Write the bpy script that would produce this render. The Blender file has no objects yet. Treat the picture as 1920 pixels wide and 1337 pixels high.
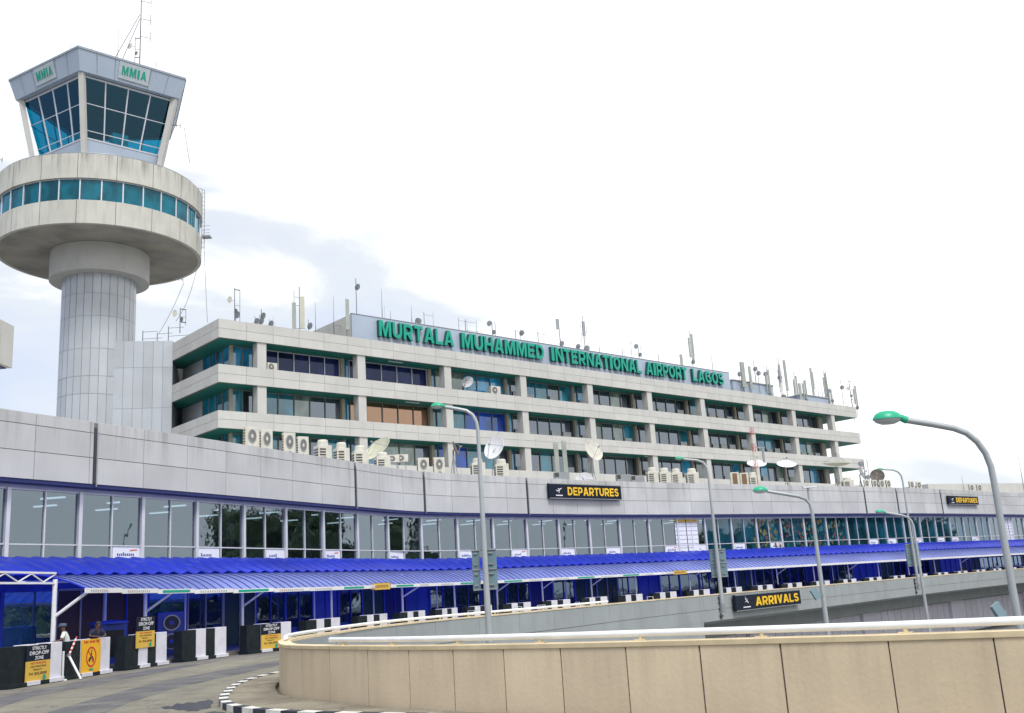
import bpy, bmesh, math, random
from mathutils import Vector, Matrix
random.seed(7)
SC = bpy.context.scene
COL = SC.collection
R = math.radians
# ------------------------------------------------------------------ camera
FPX, PX, PY = 1871.0, 960.0, 668.5
PITCH, ROLL, EYE = R(13.35), math.atan(.064), 1.95
cd = bpy.data.cameras.new('camera'); cam = bpy.data.objects.new('camera', cd); COL.objects.link(cam)
cd.sensor_width = 36; cd.lens = FPX/1920*36; cd.clip_start = .1; cd.clip_end = 6000
cam.matrix_world = Matrix.Translation((0, 0, EYE)) @ Matrix.Rotation(math.pi/2+PITCH, 4, 'X') @ Matrix.Rotation(-ROLL, 4, 'Z')
SC.camera = cam
# ------------------------------------------------------------------ sky, sun, exposure
SUN_EL, SUN_AZ = 52, 158          # degrees, azimuth clockwise from +Y
w = bpy.data.worlds.new('World'); SC.world = w; w.use_nodes = True
nt = w.node_tree; nt.nodes.clear(); N = nt.nodes.new; L = nt.links.new
out = N('ShaderNodeOutputWorld'); mixs = N('ShaderNodeMixShader')
sky = N('ShaderNodeTexSky'); sky.sky_type = 'NISHITA'; sky.sun_disc = False
sky.sun_elevation = R(SUN_EL); sky.sun_rotation = R(SUN_AZ)
b1 = N('ShaderNodeBackground'); b1.inputs[1].default_value = .12; L(sky.outputs[0], b1.inputs[0])
b2 = N('ShaderNodeBackground'); b2.inputs[1].default_value = 1.0
tc = N('ShaderNodeTexCoord')
mp = N('ShaderNodeMapping'); mp.inputs['Scale'].default_value = (1, 1, 3.2); L(tc.outputs['Generated'], mp.inputs[0])
n1 = N('ShaderNodeTexNoise'); n1.inputs['Scale'].default_value = 3.1; n1.inputs['Detail'].default_value = 7; n1.inputs['Roughness'].default_value = .55; n1.inputs['Distortion'].default_value = .35
L(mp.outputs[0], n1.inputs[0])
sp = N('ShaderNodeSeparateXYZ'); L(tc.outputs['Generated'], sp.inputs[0])
mx = N('ShaderNodeMath'); mx.operation = 'MULTIPLY_ADD'; mx.inputs[1].default_value = -.36; mx.inputs[2].default_value = -.03; L(sp.outputs[0], mx.inputs[0])
mz = N('ShaderNodeMath'); mz.operation = 'MULTIPLY_ADD'; mz.inputs[1].default_value = -.55; mz.inputs[2].default_value = .17; L(sp.outputs[2], mz.inputs[0])
ad = N('ShaderNodeMath'); ad.operation = 'ADD'; L(mx.outputs[0], ad.inputs[0]); L(mz.outputs[0], ad.inputs[1])
ad2 = N('ShaderNodeMath'); ad2.operation = 'ADD'; L(ad.outputs[0], ad2.inputs[0]); L(n1.outputs[0], ad2.inputs[1])
cr = N('ShaderNodeValToRGB'); L(ad2.outputs[0], cr.inputs[0])
e = cr.color_ramp.elements
e[0].position = .44; e[0].color = (1.0, 1.0, 1.0, 1)
e[1].position = .88; e[1].color = (.42, .50, .70, 1)
k = cr.color_ramp.elements.new(.57); k.color = (.655, .69, .735, 1)
k = cr.color_ramp.elements.new(.74); k.color = (.55, .61, .74, 1)
L(cr.outputs[0], b2.inputs[0])
mixs.inputs[0].default_value = .93
L(b1.outputs[0], mixs.inputs[1]); L(b2.outputs[0], mixs.inputs[2]); L(mixs.outputs[0], out.inputs[0])
sd = bpy.data.lights.new('sun', 'SUN'); sd.energy = 1.9; sd.angle = R(16); sd.color = (1, .97, .93)
sun = bpy.data.objects.new('sun', sd); COL.objects.link(sun)
sv = Vector((math.sin(R(SUN_AZ))*math.cos(R(SUN_EL)), math.cos(R(SUN_AZ))*math.cos(R(SUN_EL)), math.sin(R(SUN_EL))))
sun.rotation_euler = sv.to_track_quat('Z', 'Y').to_euler(); sun.location = (20, -20, 60)
SC.view_settings.view_transform = 'Standard'; SC.view_settings.look = 'None'
SC.view_settings.exposure = .42; SC.view_settings.gamma = 1
SC.cycles.max_bounces = 8; SC.cycles.transparent_max_bounces = 12
SC.cycles.caustics_reflective = False; SC.cycles.caustics_refractive = False
SC.cycles.sample_clamp_indirect = 4
# ------------------------------------------------------------------ geometry helpers
CP, SP_, CR, SR = math.cos(PITCH), math.sin(PITCH), math.cos(ROLL), math.sin(ROLL)
def ray(u, v):
    x = (u-PX)/FPX; y = -(v-PY)/FPX
    x, y = CR*x+SR*y, -SR*x+CR*y
    return Vector((x, CP-y*SP_, SP_+y*CP))
def at(u, v, Y):
    r = ray(u, v); return r*(Y/r.y)+Vector((0, 0, EYE))
def atz(u, v, z):
    r = ray(u, v); return r*((z-EYE)/r.z)+Vector((0, 0, EYE))
def proj(p):
    x, y, z = p[0], p[1], p[2]-EYE
    f = y*CP+z*SP_; up = -y*SP_+z*CP
    a, b = x/f, up/f
    return PX+FPX*(CR*a-SR*b), PY-FPX*(SR*a+CR*b)

class Path:
    def __init__(s, pts, step=.5):
        P = [Vector((p[0], p[1])) for p in pts]
        P = [P[0]*2-P[1]]+P+[P[-1]*2-P[-2]]
        q = []
        for i in range(1, len(P)-2):
            a, b, c, d = P[i-1:i+3]
            n = max(2, int((c-b).length/step))
            for j in range(n):
                t = j/n
                q.append(.5*((2*b)+(c-a)*t+(2*a-5*b+4*c-d)*t*t+(3*b-a-3*c+d)*t**3))
        q.append(P[-2])
        s.q = q; s.c = [0]
        for i in range(1, len(q)): s.c.append(s.c[-1]+(q[i]-q[i-1]).length)
        s.L = s.c[-1]
    def fr(s, t):
        import bisect
        i = min(max(bisect.bisect_right(s.c, t)-1, 0), len(s.q)-2)
        f = (t-s.c[i])/(s.c[i+1]-s.c[i])
        p = s.q[i].lerp(s.q[i+1], f)
        i0, i1 = max(i-1, 0), min(i+2, len(s.q)-1)
        d = (s.q[i1]-s.q[i0]).normalized()
        return p, d, Vector((d.y, -d.x))
    def P(s, t, off=0, z=0):
        p, d, n = s.fr(t); p = p+n*off
        return Vector((p.x, p.y, z))
    def az(s, t):
        d = s.fr(t)[1]; return math.atan2(d.y, d.x)
    def su(s, u, off=0, z=2, lo=0, hi=None):
        hi = hi or s.L; best = (1e9, 0); t = lo
        while t <= hi:
            p = s.P(t, off, z)
            if p.y > 1:
                e = abs(proj(p)[0]-u)
                if e < best[0]: best = (e, t)
            t += .2
        return best[1]

ORG = {}
class MB:
    def __init__(s): s.v = []; s.f = []; s.m = []
    def add(s, vs, fs, m=0):
        b = len(s.v); s.v += [Vector(x) for x in vs]; s.f += [tuple(b+i for i in f) for f in fs]; s.m += [m]*len(fs); return s
    def quad(s, a, b, c, d, m=0): return s.add([a, b, c, d], [(0, 1, 2, 3)], m)
    def box8(s, p, m=0):   # p: 4 bottom ccw + 4 top
        return s.add(p, [(3, 2, 1, 0), (4, 5, 6, 7), (0, 1, 5, 4), (1, 2, 6, 5), (2, 3, 7, 6), (3, 0, 4, 7)], m)
    def box(s, c, sz, rz=0, m=0):
        x, y, z = sz[0]/2, sz[1]/2, sz[2]/2; ca, sa = math.cos(rz), math.sin(rz)
        P = []
        for dz in (-z, z):
            for dx, dy in ((-x, -y), (x, -y), (x, y), (-x, y)):
                P.append((c[0]+dx*ca-dy*sa, c[1]+dx*sa+dy*ca, c[2]+dz))
        return s.box8(P, m)
    def slab(s, a, b, off0, off1, z0, z1, m=0):  # box along plan segment a->b, offsets to the right
        d = Vector((b[0]-a[0], b[1]-a[1])); d.normalize(); n = Vector((d.y, -d.x))
        q = [(a[0]+n.x*off0, a[1]+n.y*off0), (b[0]+n.x*off0, b[1]+n.y*off0), (b[0]+n.x*off1, b[1]+n.y*off1), (a[0]+n.x*off1, a[1]+n.y*off1)]
        if off1 > off0: q = q[::-1]
        return s.box8([(x, y, z0) for x, y in q]+[(x, y, z1) for x, y in q], m)
    def cyl(s, a, b, r0, r1=None, n=10, m=0, caps=True):
        a, b = Vector(a), Vector(b); r1 = r0 if r1 is None else r1
        d = (b-a).normalized(); x = d.orthogonal().normalized(); y = d.cross(x)
        v = [];
        for p, r in ((a, r0), (b, r1)):
            for i in range(n):
                t = 2*math.pi*i/n; v.append(p+x*math.cos(t)*r+y*math.sin(t)*r)
        f = [(i, (i+1) % n, n+(i+1) % n, n+i) for i in range(n)]
        if caps: f += [tuple(range(n))[::-1], tuple(range(n, 2*n))]
        return s.add(v, f, m)
    def tube(s, pts, r, n=8, m=0):
        pts = [Vector(p) for p in pts]; v = []; K = len(pts)
        rr = r if isinstance(r, (list, tuple)) else [r]*K
        x = None
        for i, p in enumerate(pts):
            d = (pts[min(i+1, K-1)]-pts[max(i-1, 0)]).normalized()
            x = d.orthogonal().normalized() if x is None else (x-d*x.dot(d)).normalized()
            y = d.cross(x)
            for j in range(n):
                t = 2*math.pi*j/n; v.append(p+(x*math.cos(t)+y*math.sin(t))*rr[i])
        f = [(i*n+j, i*n+(j+1) % n, (i+1)*n+(j+1) % n, (i+1)*n+j) for i in range(K-1) for j in range(n)]
        f += [tuple(range(n))[::-1], tuple(range((K-1)*n, K*n))]
        return s.add(v, f, m)
    def lathe(s, c, prof, n=24, a0=0, a1=2*math.pi, m=0, M=None):
        full = abs(a1-a0-2*math.pi) < 1e-6; K = n if full else n+1
        v = []
        for r, z in prof:
            for i in range(K):
                t = a0+(a1-a0)*i/n; p = Vector((r*math.cos(t), r*math.sin(t), z))
                if M is not None: p = M @ p
                v.append(Vector(c)+p)
        f = []
        for k in range(len(prof)-1):
            for i in range(n):
                j = (i+1) % K
                f.append((k*K+i, k*K+j, (k+1)*K+j, (k+1)*K+i))
        return s.add(v, f, m)
    def sweep(s, path, s0, s1, step, prof, m=0, closed=True, caps=True):
        n = max(1, int(round((s1-s0)/step))); K = len(prof); v = []
        for i in range(n+1):
            t = s0+(s1-s0)*i/n
            for o, z in prof: v.append(path.P(t, o, z))
        f = []
        for i in range(n):
            for k in range(K if closed else K-1):
                k2 = (k+1) % K
                f.append((i*K+k, (i+1)*K+k, (i+1)*K+k2, i*K+k2))
        if closed and caps: f += [tuple(range(K)), tuple(range(n*K, n*K+K))[::-1]]
        return s.add(v, f, m)
    def build(s, name, mats, parent=None, smooth=False, bevel=0):
        me = bpy.data.meshes.new(name)
        o0 = ORG.get(parent.name, Vector()) if parent else Vector()
        me.from_pydata([v-o0 for v in s.v], [], s.f); me.validate()
        if not isinstance(mats, (list, tuple)): mats = [mats]
        for m in mats: me.materials.append(m)
        if len(mats) > 1 and len(me.polygons) == len(s.m): me.polygons.foreach_set('material_index', s.m)
        bm = bmesh.new(); bm.from_mesh(me); bmesh.ops.recalc_face_normals(bm, faces=bm.faces); bm.to_mesh(me); bm.free()
        if smooth:
            for p in me.polygons: p.use_smooth = True
            me.set_sharp_from_angle(angle=R(38))
        o = bpy.data.objects.new(name, me); COL.objects.link(o)
        if parent: o.parent = parent; ORG[o.name] = o0
        if bevel:
            b = o.modifiers.new('bevel', 'BEVEL'); b.width = bevel; b.segments = 2; b.limit_method = 'ANGLE'
        return o
def tag(o, label=None, cat=None, group=None, kind=None):
    if label: o['label'] = label
    if cat: o['category'] = cat
    if group: o['group'] = group
    if kind: o['kind'] = kind
    return o
def thing(name, loc, label, cat, group=None):
    o = bpy.data.objects.new(name, None); COL.objects.link(o); o.location = loc; o.empty_display_size = .3
    ORG[o.name] = Vector(loc)
    return tag(o, label, cat, group)
def proto(name, label='', cat='', group=None):   # a thing modelled round the origin
    return thing(name, (0, 0, 0), label, cat, group)
def dup(root, loc, rz=0, label=None, sc=(1, 1, 1), group=None):
    def cp(o, par):
        c = o.copy(); COL.objects.link(c); c.parent = par
        for ch in o.children: cp(ch, c)
        return c
    r = cp(root, None); r.location = loc; r.rotation_euler = (0, 0, rz); r.scale = sc
    if label: r['label'] = label
    if group: r['group'] = group
    return r
USED = set()
def place(root, loc, rz, label, sc=(1, 1, 1), group=None):
    if root.name not in USED:
        USED.add(root.name); root.location = loc; root.rotation_euler = (0, 0, rz); root.scale = sc
        if label: root['label'] = label
        if group: root['group'] = group
        return root
    return dup(root, loc, rz, label, sc, group)
# ------------------------------------------------------------------ materials
def newmat(name):
    m = bpy.data.materials.new(name); m.use_nodes = True; nt = m.node_tree
    return m, nt, nt.nodes['Principled BSDF'], nt.nodes.new, nt.links.new
def mat(name, col, rough=.6, metal=0, var=.12, scale=1.2, streak=0, dirt=(.12, .11, .1), dirtamt=0, island=0, bump=0, spec=.4, fine=0, drip=None):
    m, nt, p, N, L = newmat(name)
    p.inputs['Roughness'].default_value = rough; p.inputs['Metallic'].default_value = metal; p.inputs['Specular IOR Level'].default_value = spec
    g = N('ShaderNodeNewGeometry'); t = N('ShaderNodeMapping'); L(g.outputs['Position'], t.inputs[0])
    n = N('ShaderNodeTexNoise'); n.inputs['Scale'].default_value = scale; n.inputs['Detail'].default_value = 6; L(t.outputs[0], n.inputs[0])
    mr = N('ShaderNodeMapRange'); mr.inputs[1].default_value = .3; mr.inputs[2].default_value = .7; mr.inputs[3].default_value = 1-var; mr.inputs[4].default_value = 1+var*.6; L(n.outputs[0], mr.inputs[0])
    val = mr.outputs[0]
    if island:
        ml = N('ShaderNodeMapRange'); ml.inputs[3].default_value = 1-island; ml.inputs[4].default_value = 1+island*.5; L(g.outputs['Random Per Island'], ml.inputs[0])
        q = N('ShaderNodeMath'); q.operation = 'MULTIPLY'; L(val, q.inputs[0]); L(ml.outputs[0], q.inputs[1]); val = q.outputs[0]
    if fine:
        nf = N('ShaderNodeTexNoise'); nf.inputs['Scale'].default_value = 28; nf.inputs['Detail'].default_value = 3; L(t.outputs[0], nf.inputs[0])
        mf = N('ShaderNodeMapRange'); mf.inputs[3].default_value = 1-fine; mf.inputs[4].default_value = 1+fine; L(nf.outputs[0], mf.inputs[0])
        q = N('ShaderNodeMath'); q.operation = 'MULTIPLY'; L(val, q.inputs[0]); L(mf.outputs[0], q.inputs[1]); val = q.outputs[0]
    vm = N('ShaderNodeVectorMath'); vm.operation = 'SCALE'; vm.inputs[0].default_value = col[:3]; L(val, vm.inputs['Scale'])
    c = vm.outputs[0]
    if streak or dirtamt:
        t2 = N('ShaderNodeMapping'); t2.inputs['Scale'].default_value = (1, 1, .10 if streak else 1); L(g.outputs['Position'], t2.inputs[0])
        n2 = N('ShaderNodeTexNoise'); n2.inputs['Scale'].default_value = 2.2 if streak else .7; n2.inputs['Detail'].default_value = 8; n2.inputs['Roughness'].default_value = .65; L(t2.outputs[0], n2.inputs[0])
        m2 = N('ShaderNodeMapRange'); m2.inputs[1].default_value = .5; m2.inputs[2].default_value = .85; m2.inputs[3].default_value = 0; m2.inputs[4].default_value = max(streak, dirtamt); L(n2.outputs[0], m2.inputs[0])
        mc = N('ShaderNodeMix'); mc.data_type = 'RGBA'; L(m2.outputs[0], mc.inputs[0]); L(c, mc.inputs[6]); mc.inputs[7].default_value = (*dirt, 1); c = mc.outputs[2]
    if drip:      # run-off stains hanging below a ledge at height drip[0]
        sz = N('ShaderNodeSeparateXYZ'); L(g.outputs['Position'], sz.inputs[0])
        dz = N('ShaderNodeMapRange'); dz.inputs[1].default_value = drip[0]-drip[1]; dz.inputs[2].default_value = drip[0]; L(sz.outputs[2], dz.inputs[0])
        t5 = N('ShaderNodeMapping'); t5.inputs['Scale'].default_value = (1, 1, .06); L(g.outputs['Position'], t5.inputs[0])
        n5 = N('ShaderNodeTexNoise'); n5.inputs['Scale'].default_value = drip[3]; n5.inputs['Detail'].default_value = 7; n5.inputs['Roughness'].default_value = .7; L(t5.outputs[0], n5.inputs[0])
        m5 = N('ShaderNodeMapRange'); m5.inputs[1].default_value = .48; m5.inputs[2].default_value = .72; m5.inputs[4].default_value = drip[2]; L(n5.outputs[0], m5.inputs[0])
        q5 = N('ShaderNodeMath'); q5.operation = 'MULTIPLY'; L(dz.outputs[0], q5.inputs[0]); L(m5.outputs[0], q5.inputs[1])
        mc5 = N('ShaderNodeMix'); mc5.data_type = 'RGBA'; L(q5.outputs[0], mc5.inputs[0]); L(c, mc5.inputs[6]); mc5.inputs[7].default_value = (dirt[0]*.5, dirt[1]*.5, dirt[2]*.5, 1); c = mc5.outputs[2]
    L(c, p.inputs['Base Color'])
    if bump:
        bn = N('ShaderNodeBump'); bn.inputs['Strength'].default_value = bump; bn.inputs['Distance'].default_value = .02
        n3 = N('ShaderNodeTexNoise'); n3.inputs['Scale'].default_value = 14; n3.inputs['Detail'].default_value = 4; L(t.outputs[0], n3.inputs[0]); L(n3.outputs[0], bn.inputs['Height']); L(bn.outputs[0], p.inputs['Normal'])
    return m
def glass(name, tint, refl=.25, rcol=(.8, .9, 1), trans=True, base=(.02, .04, .05), rough=.02, wob=.004):
    """pane: tinted see-through (or opaque film over base colour) plus mirror reflection"""
    m, nt, p, N, L = newmat(name)
    o = nt.nodes['Material Output']; nt.nodes.remove(p)
    if trans: a = N('ShaderNodeBsdfTransparent'); a.inputs[0].default_value = (*tint, 1)
    else:
        a = N('ShaderNodeBsdfDiffuse')
        g = N('ShaderNodeNewGeometry'); ml = N('ShaderNodeMapRange'); ml.inputs[3].default_value = .6; ml.inputs[4].default_value = 1.35; L(g.outputs['Random Per Island'], ml.inputs[0])
        gm_ = N('ShaderNodeMapping'); gm_.inputs['Scale'].default_value = (1, 1, .5); L(g.outputs['Position'], gm_.inputs[0]); gn = N('ShaderNodeTexNoise'); gn.inputs['Scale'].default_value = .9; gn.inputs['Detail'].default_value = 3; L(gm_.outputs[0], gn.inputs[0])
        gr = N('ShaderNodeMapRange'); gr.inputs[1].default_value = .35; gr.inputs[2].default_value = .68; gr.inputs[3].default_value = .45; gr.inputs[4].default_value = 1.6; L(gn.outputs[0], gr.inputs[0])
        gq = N('ShaderNodeMath'); gq.operation = 'MULTIPLY'; L(ml.outputs[0], gq.inputs[0]); L(gr.outputs[0], gq.inputs[1]); ml = gq
        vm = N('ShaderNodeVectorMath'); vm.operation = 'SCALE'; vm.inputs[0].default_value = base; L(ml.outputs[0], vm.inputs['Scale']); L(vm.outputs[0], a.inputs[0])
    b = N('ShaderNodeBsdfGlossy'); b.inputs[0].default_value = (*rcol, 1); b.inputs['Roughness'].default_value = rough
    g2 = N('ShaderNodeNewGeometry'); nn = N('ShaderNodeTexNoise'); nn.inputs['Scale'].default_value = .9; L(g2.outputs['Position'], nn.inputs[0])
    bp = N('ShaderNodeBump'); bp.inputs['Strength'].default_value = 1; bp.inputs['Distance'].default_value = wob; L(nn.outputs[0], bp.inputs['Height']); L(bp.outputs[0], b.inputs['Normal'])
    f0 = N('ShaderNodeLayerWeight'); f0.inputs[0].default_value = .5
    f = N('ShaderNodeMath'); f.operation = 'POWER'; f.inputs[1].default_value = 4; L(f0.outputs['Facing'], f.inputs[0])
    mr = N('ShaderNodeMapRange'); mr.inputs[3].default_value = refl; mr.inputs[4].default_value = .95; L(f.outputs[0], mr.inputs[0])
    mx = N('ShaderNodeMixShader'); L(mr.outputs[0], mx.inputs[0]); L(a.outputs[0], mx.inputs[1]); L(b.outputs[0], mx.inputs[2]); L(mx.outputs[0], o.inputs[0])
    return m
def emit(name, col, s):
    m, nt, p, N, L = newmat(name); p.inputs['Base Color'].default_value = (*col, 1); p.inputs['Emission Color'].default_value = (*col, 1); p.inputs['Emission Strength'].default_value = s
    return m
M = {}
M['panel'] = mat('grey_cladding_panel', (.49, .50, .51), .55, var=.12, scale=.35, streak=.22, dirt=(.27, .26, .25), island=.08, drip=(10.95, 2.0, .5, 1.4))
M['joint'] = mat('dark_joint', (.16, .16, .165), .8)
M['seam'] = mat('dark_seam', (.05, .055, .07), .7)
M['conc'] = mat('pale_concrete', (.49, .49, .475), .7, var=.07, scale=.7, streak=.2, dirt=(.24, .23, .21), island=.06, fine=.05)
M['towerconc'] = mat('tower_concrete', (.50, .50, .46), .75, var=.09, scale=.6, streak=.5, dirt=(.18, .17, .15), island=.06, fine=.05, drip=(41.15, 1.9, 1.0, 1.6))
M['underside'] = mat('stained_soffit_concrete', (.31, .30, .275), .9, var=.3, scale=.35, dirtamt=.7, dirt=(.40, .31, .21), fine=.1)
M['shaft'] = mat('shaft_tile', (.43, .46, .50), .32, var=.08, scale=.5, streak=.15, dirt=(.28, .31, .34), island=.10, spec=.6)
M['green'] = mat('green_soffit', (.012, .17, .135), .55, var=.15)
M['letter'] = mat('green_letter', (.0, .30, .215), .4, var=.05)
M['letterside'] = mat('letter_return', (.004, .09, .08), .5)
M['signwall'] = mat('blue_grey_wall', (.35, .42, .52), .5, var=.06, scale=.4, streak=.12, dirt=(.25, .3, .38))
M['mullion'] = mat('aluminium_frame', (.58, .60, .66), .4, metal=.2, var=.05)
M['mullion_dark'] = mat('bronze_frame', (.20, .20, .19), .5, var=.1)
M['beigepost'] = mat('beige_pilaster', (.42, .38, .30), .7, var=.15)
M['bluesoffit'] = mat('blue_soffit', (.012, .022, .13), .5)
M['header'] = mat('pale_header', (.42, .45, .58), .5)
M['header2'] = mat('pale_board', (.42, .47, .52), .5)
M['tglass'] = glass('terminal_glass', (.31, .40, .47), .25, (.64, .77, .88), wob=.006)
M['tglass2'] = glass('terminal_glass_teal', None, .10, (.7, .88, 1.0), False, (.006, .045, .07), wob=.006)
M['cabglass'] = glass('teal_cab_glass', (.05, .44, .58), .05, (.35, .75, 1))
M['ringglass'] = glass('teal_ring_glass', None, .06, (.5, .85, 1), False, (.0, .085, .125))
M['cabceil'] = mat('cab_ceiling_paint', (.05, .08, .12), .8)
M['bg_blue'] = glass('blue_film', None, .15, (.72, .88, 1), False, (.02, .23, .43))
M['bg_teal'] = glass('teal_film', None, .15, (.75, .92, 1), False, (.01, .17, .25))
M['bg_navy'] = glass('navy_blind', None, .05, (.6, .7, 1), False, (.012, .016, .075))
M['bg_dark'] = glass('dark_pane', None, .22, (.78, .88, 1), False, (.012, .02, .03))
M['bg_grey'] = glass('grey_green_blind', None, .14, (.9, 1, 1), False, (.17, .23, .21))
M['bg_brown'] = glass('copper_film', None, .38, (.85, .55, .38), False, (.04, .018, .012))
M['bg_royal'] = glass('royal_blue_film', None, .12, (.6, .8, 1), False, (.012, .06, .50))
M['pale_sheet'] = mat('pale_sheet_face', (.52, .56, .58), .8, var=.15, scale=3)
M['core'] = mat('interior_wall', (.30, .31, .30), .9)
M['intfloor'] = mat('interior_floor', (.14, .15, .15), .5)
M['intceil'] = mat('interior_ceiling', (.6, .61, .6), .9)
M['intwall'] = mat('interior_far_wall', (.55, .57, .56), .9, var=.4, scale=.25)
M['tube'] = emit('lit_tube', (.9, .97, 1), 1.0)
M['white'] = mat('white_paint', (.70, .71, .75), .45, var=.08, streak=.12, dirt=(.4, .4, .4))
M['offwhite'] = mat('offwhite_casing', (.58, .57, .51), .5, var=.12, scale=3, dirtamt=.4, dirt=(.4, .37, .3))
M['panelgrey'] = mat('antenna_panel_grey', (.33, .36, .33), .55, var=.15)
M['joint2'] = mat('pale_joint', (.33, .35, .38), .8)
M['cream'] = mat('cream_dish', (.50, .51, .40), .5, var=.1, dirtamt=.25, dirt=(.4, .36, .2))
M['dark'] = mat('dark_grille', (.05, .052, .055), .6)
M['fan'] = mat('fan_mesh', (.17, .17, .17), .6)
M['brown'] = mat('rusty_coil', (.20, .12, .07), .8, var=.3, scale=6)
M['steel'] = mat('galvanised_steel', (.30, .32, .34), .4, metal=.5, var=.12)
M['pole'] = mat('lamp_pole_paint', (.36, .39, .41), .42, metal=.25, var=.1, streak=.2, dirt=(.2, .2, .2))
M['thin'] = mat('antenna_steel', (.17, .18, .2), .5, metal=.4)
M['greenlamp'] = mat('green_lamp_cap', (.01, .38, .21), .35, var=.08)
M['lens'] = mat('lamp_lens', (.42, .46, .46), .2, spec=.7)
M['beige'] = mat('beige_render', (.63, .52, .375), .8, var=.12, scale=.7, streak=.35, dirt=(.36, .29, .20), island=.06, fine=.06, bump=.2, drip=(1.12, 1.0, .35, 3.5))
M['beigecap'] = mat('beige_cap', (.68, .57, .38), .75, var=.15, scale=3, dirtamt=.4, dirt=(.3, .22, .14))
M['rail'] = mat('white_handrail', (.80, .82, .84), .3, var=.06, scale=3, dirtamt=.15, dirt=(.5, .4, .28))
M['parapetgrey'] = mat('grey_render', (.29, .32, .33), .75, var=.1, scale=.6, streak=.4, dirt=(.19, .2, .2), fine=.04)
M['road'] = None
M['kerbw'] = mat('kerb_white', (.66, .66, .62), .7, var=.2, scale=5, dirtamt=.5, dirt=(.3, .28, .24))
M['kerbb'] = mat('kerb_black', (.025, .03, .05), .6, var=.3, scale=5, dirtamt=.2, dirt=(.2, .2, .2))
M['blockw'] = mat('barrier_white', (.62, .62, .70), .6, var=.1, scale=3, dirtamt=.25, dirt=(.4, .38, .4))
M['blockb'] = mat('barrier_black', (.013, .019, .024), .7, var=.3, scale=4, spec=.15, dirtamt=.12, dirt=(.15, .15, .15))
M['yellow'] = mat('yellow_sign', (.62, .40, .06), .5, var=.06)
M['orange'] = mat('orange_sign', (.78, .42, .01), .5, var=.05)
M['signdark'] = mat('sign_navy', (.010, .015, .030), .65, spec=.15)
M['signyel'] = mat('sign_letter_yellow', (.80, .50, .02), .45)
M['red'] = mat('red_paint', (.52, .03, .02), .5)
M['black'] = mat('black_paint', (.015, .015, .015), .5)
M['tealbox'] = mat('grey_teal_sign_back', (.14, .22, .26), .5, var=.12)
M['navy'] = mat('navy_paint', (.02, .04, .16), .5)
M['shopblue'] = mat('blue_shopfront', (.03, .07, .40), .45, var=.25)  # blue paint deepened with the blue light from the canopy roof
M['shopdark'] = glass('dark_shop_glass', None, .16, (.6, .8, 1), False, (.012, .02, .05))
M['shopteal'] = glass('bright_shop_glass', None, .34, (.75, .95, 1), False, (.04, .12, .15))
M['shopbrown'] = mat('brown_door', (.07, .035, .03), .5)
M['shopgreen'] = mat('dark_green_board', (.015, .05, .04), .5)
M['pinkposter'] = mat('pink_poster', (.45, .02, .15), .5)
M['olive'] = mat('olive_board', (.16, .18, .05), .6)
M['printgrey'] = mat('print_grey', (.35, .42, .42), .6); M['printpink'] = mat('print_pink', (.6, .36, .34), .6)
M['notice'] = mat('white_notice', (.72, .74, .84), .6, var=.04)
M['noticeblue'] = mat('notice_ink', (.05, .10, .35), .6)
M['noticered'] = mat('notice_red', (.6, .12, .06), .6)
M['lav'] = mat('lavender_wall_panel', (.74, .73, .84), .55, var=.06, island=.08, streak=.15, dirt=(.3, .3, .34))
M['mesh_dish'] = mat('dark_mesh_dish', (.12, .10, .09), .6)
M['skin'] = mat('dark_skin', (.10, .055, .035), .5, var=.05)
M['shirt'] = mat('white_shirt', (.62, .64, .62), .8, var=.1, scale=6)
M['cloth_navy'] = mat('navy_cloth', (.02, .025, .06), .85)
M['cap'] = mat('blue_grey_cap', (.10, .13, .22), .8)
M['leafa'] = mat('foliage', (.07, .11, .045), .8, var=.5, scale=.8)
M['bark'] = mat('bark', (.12, .09, .06), .9)
M['redwhite'] = M['red']

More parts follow.
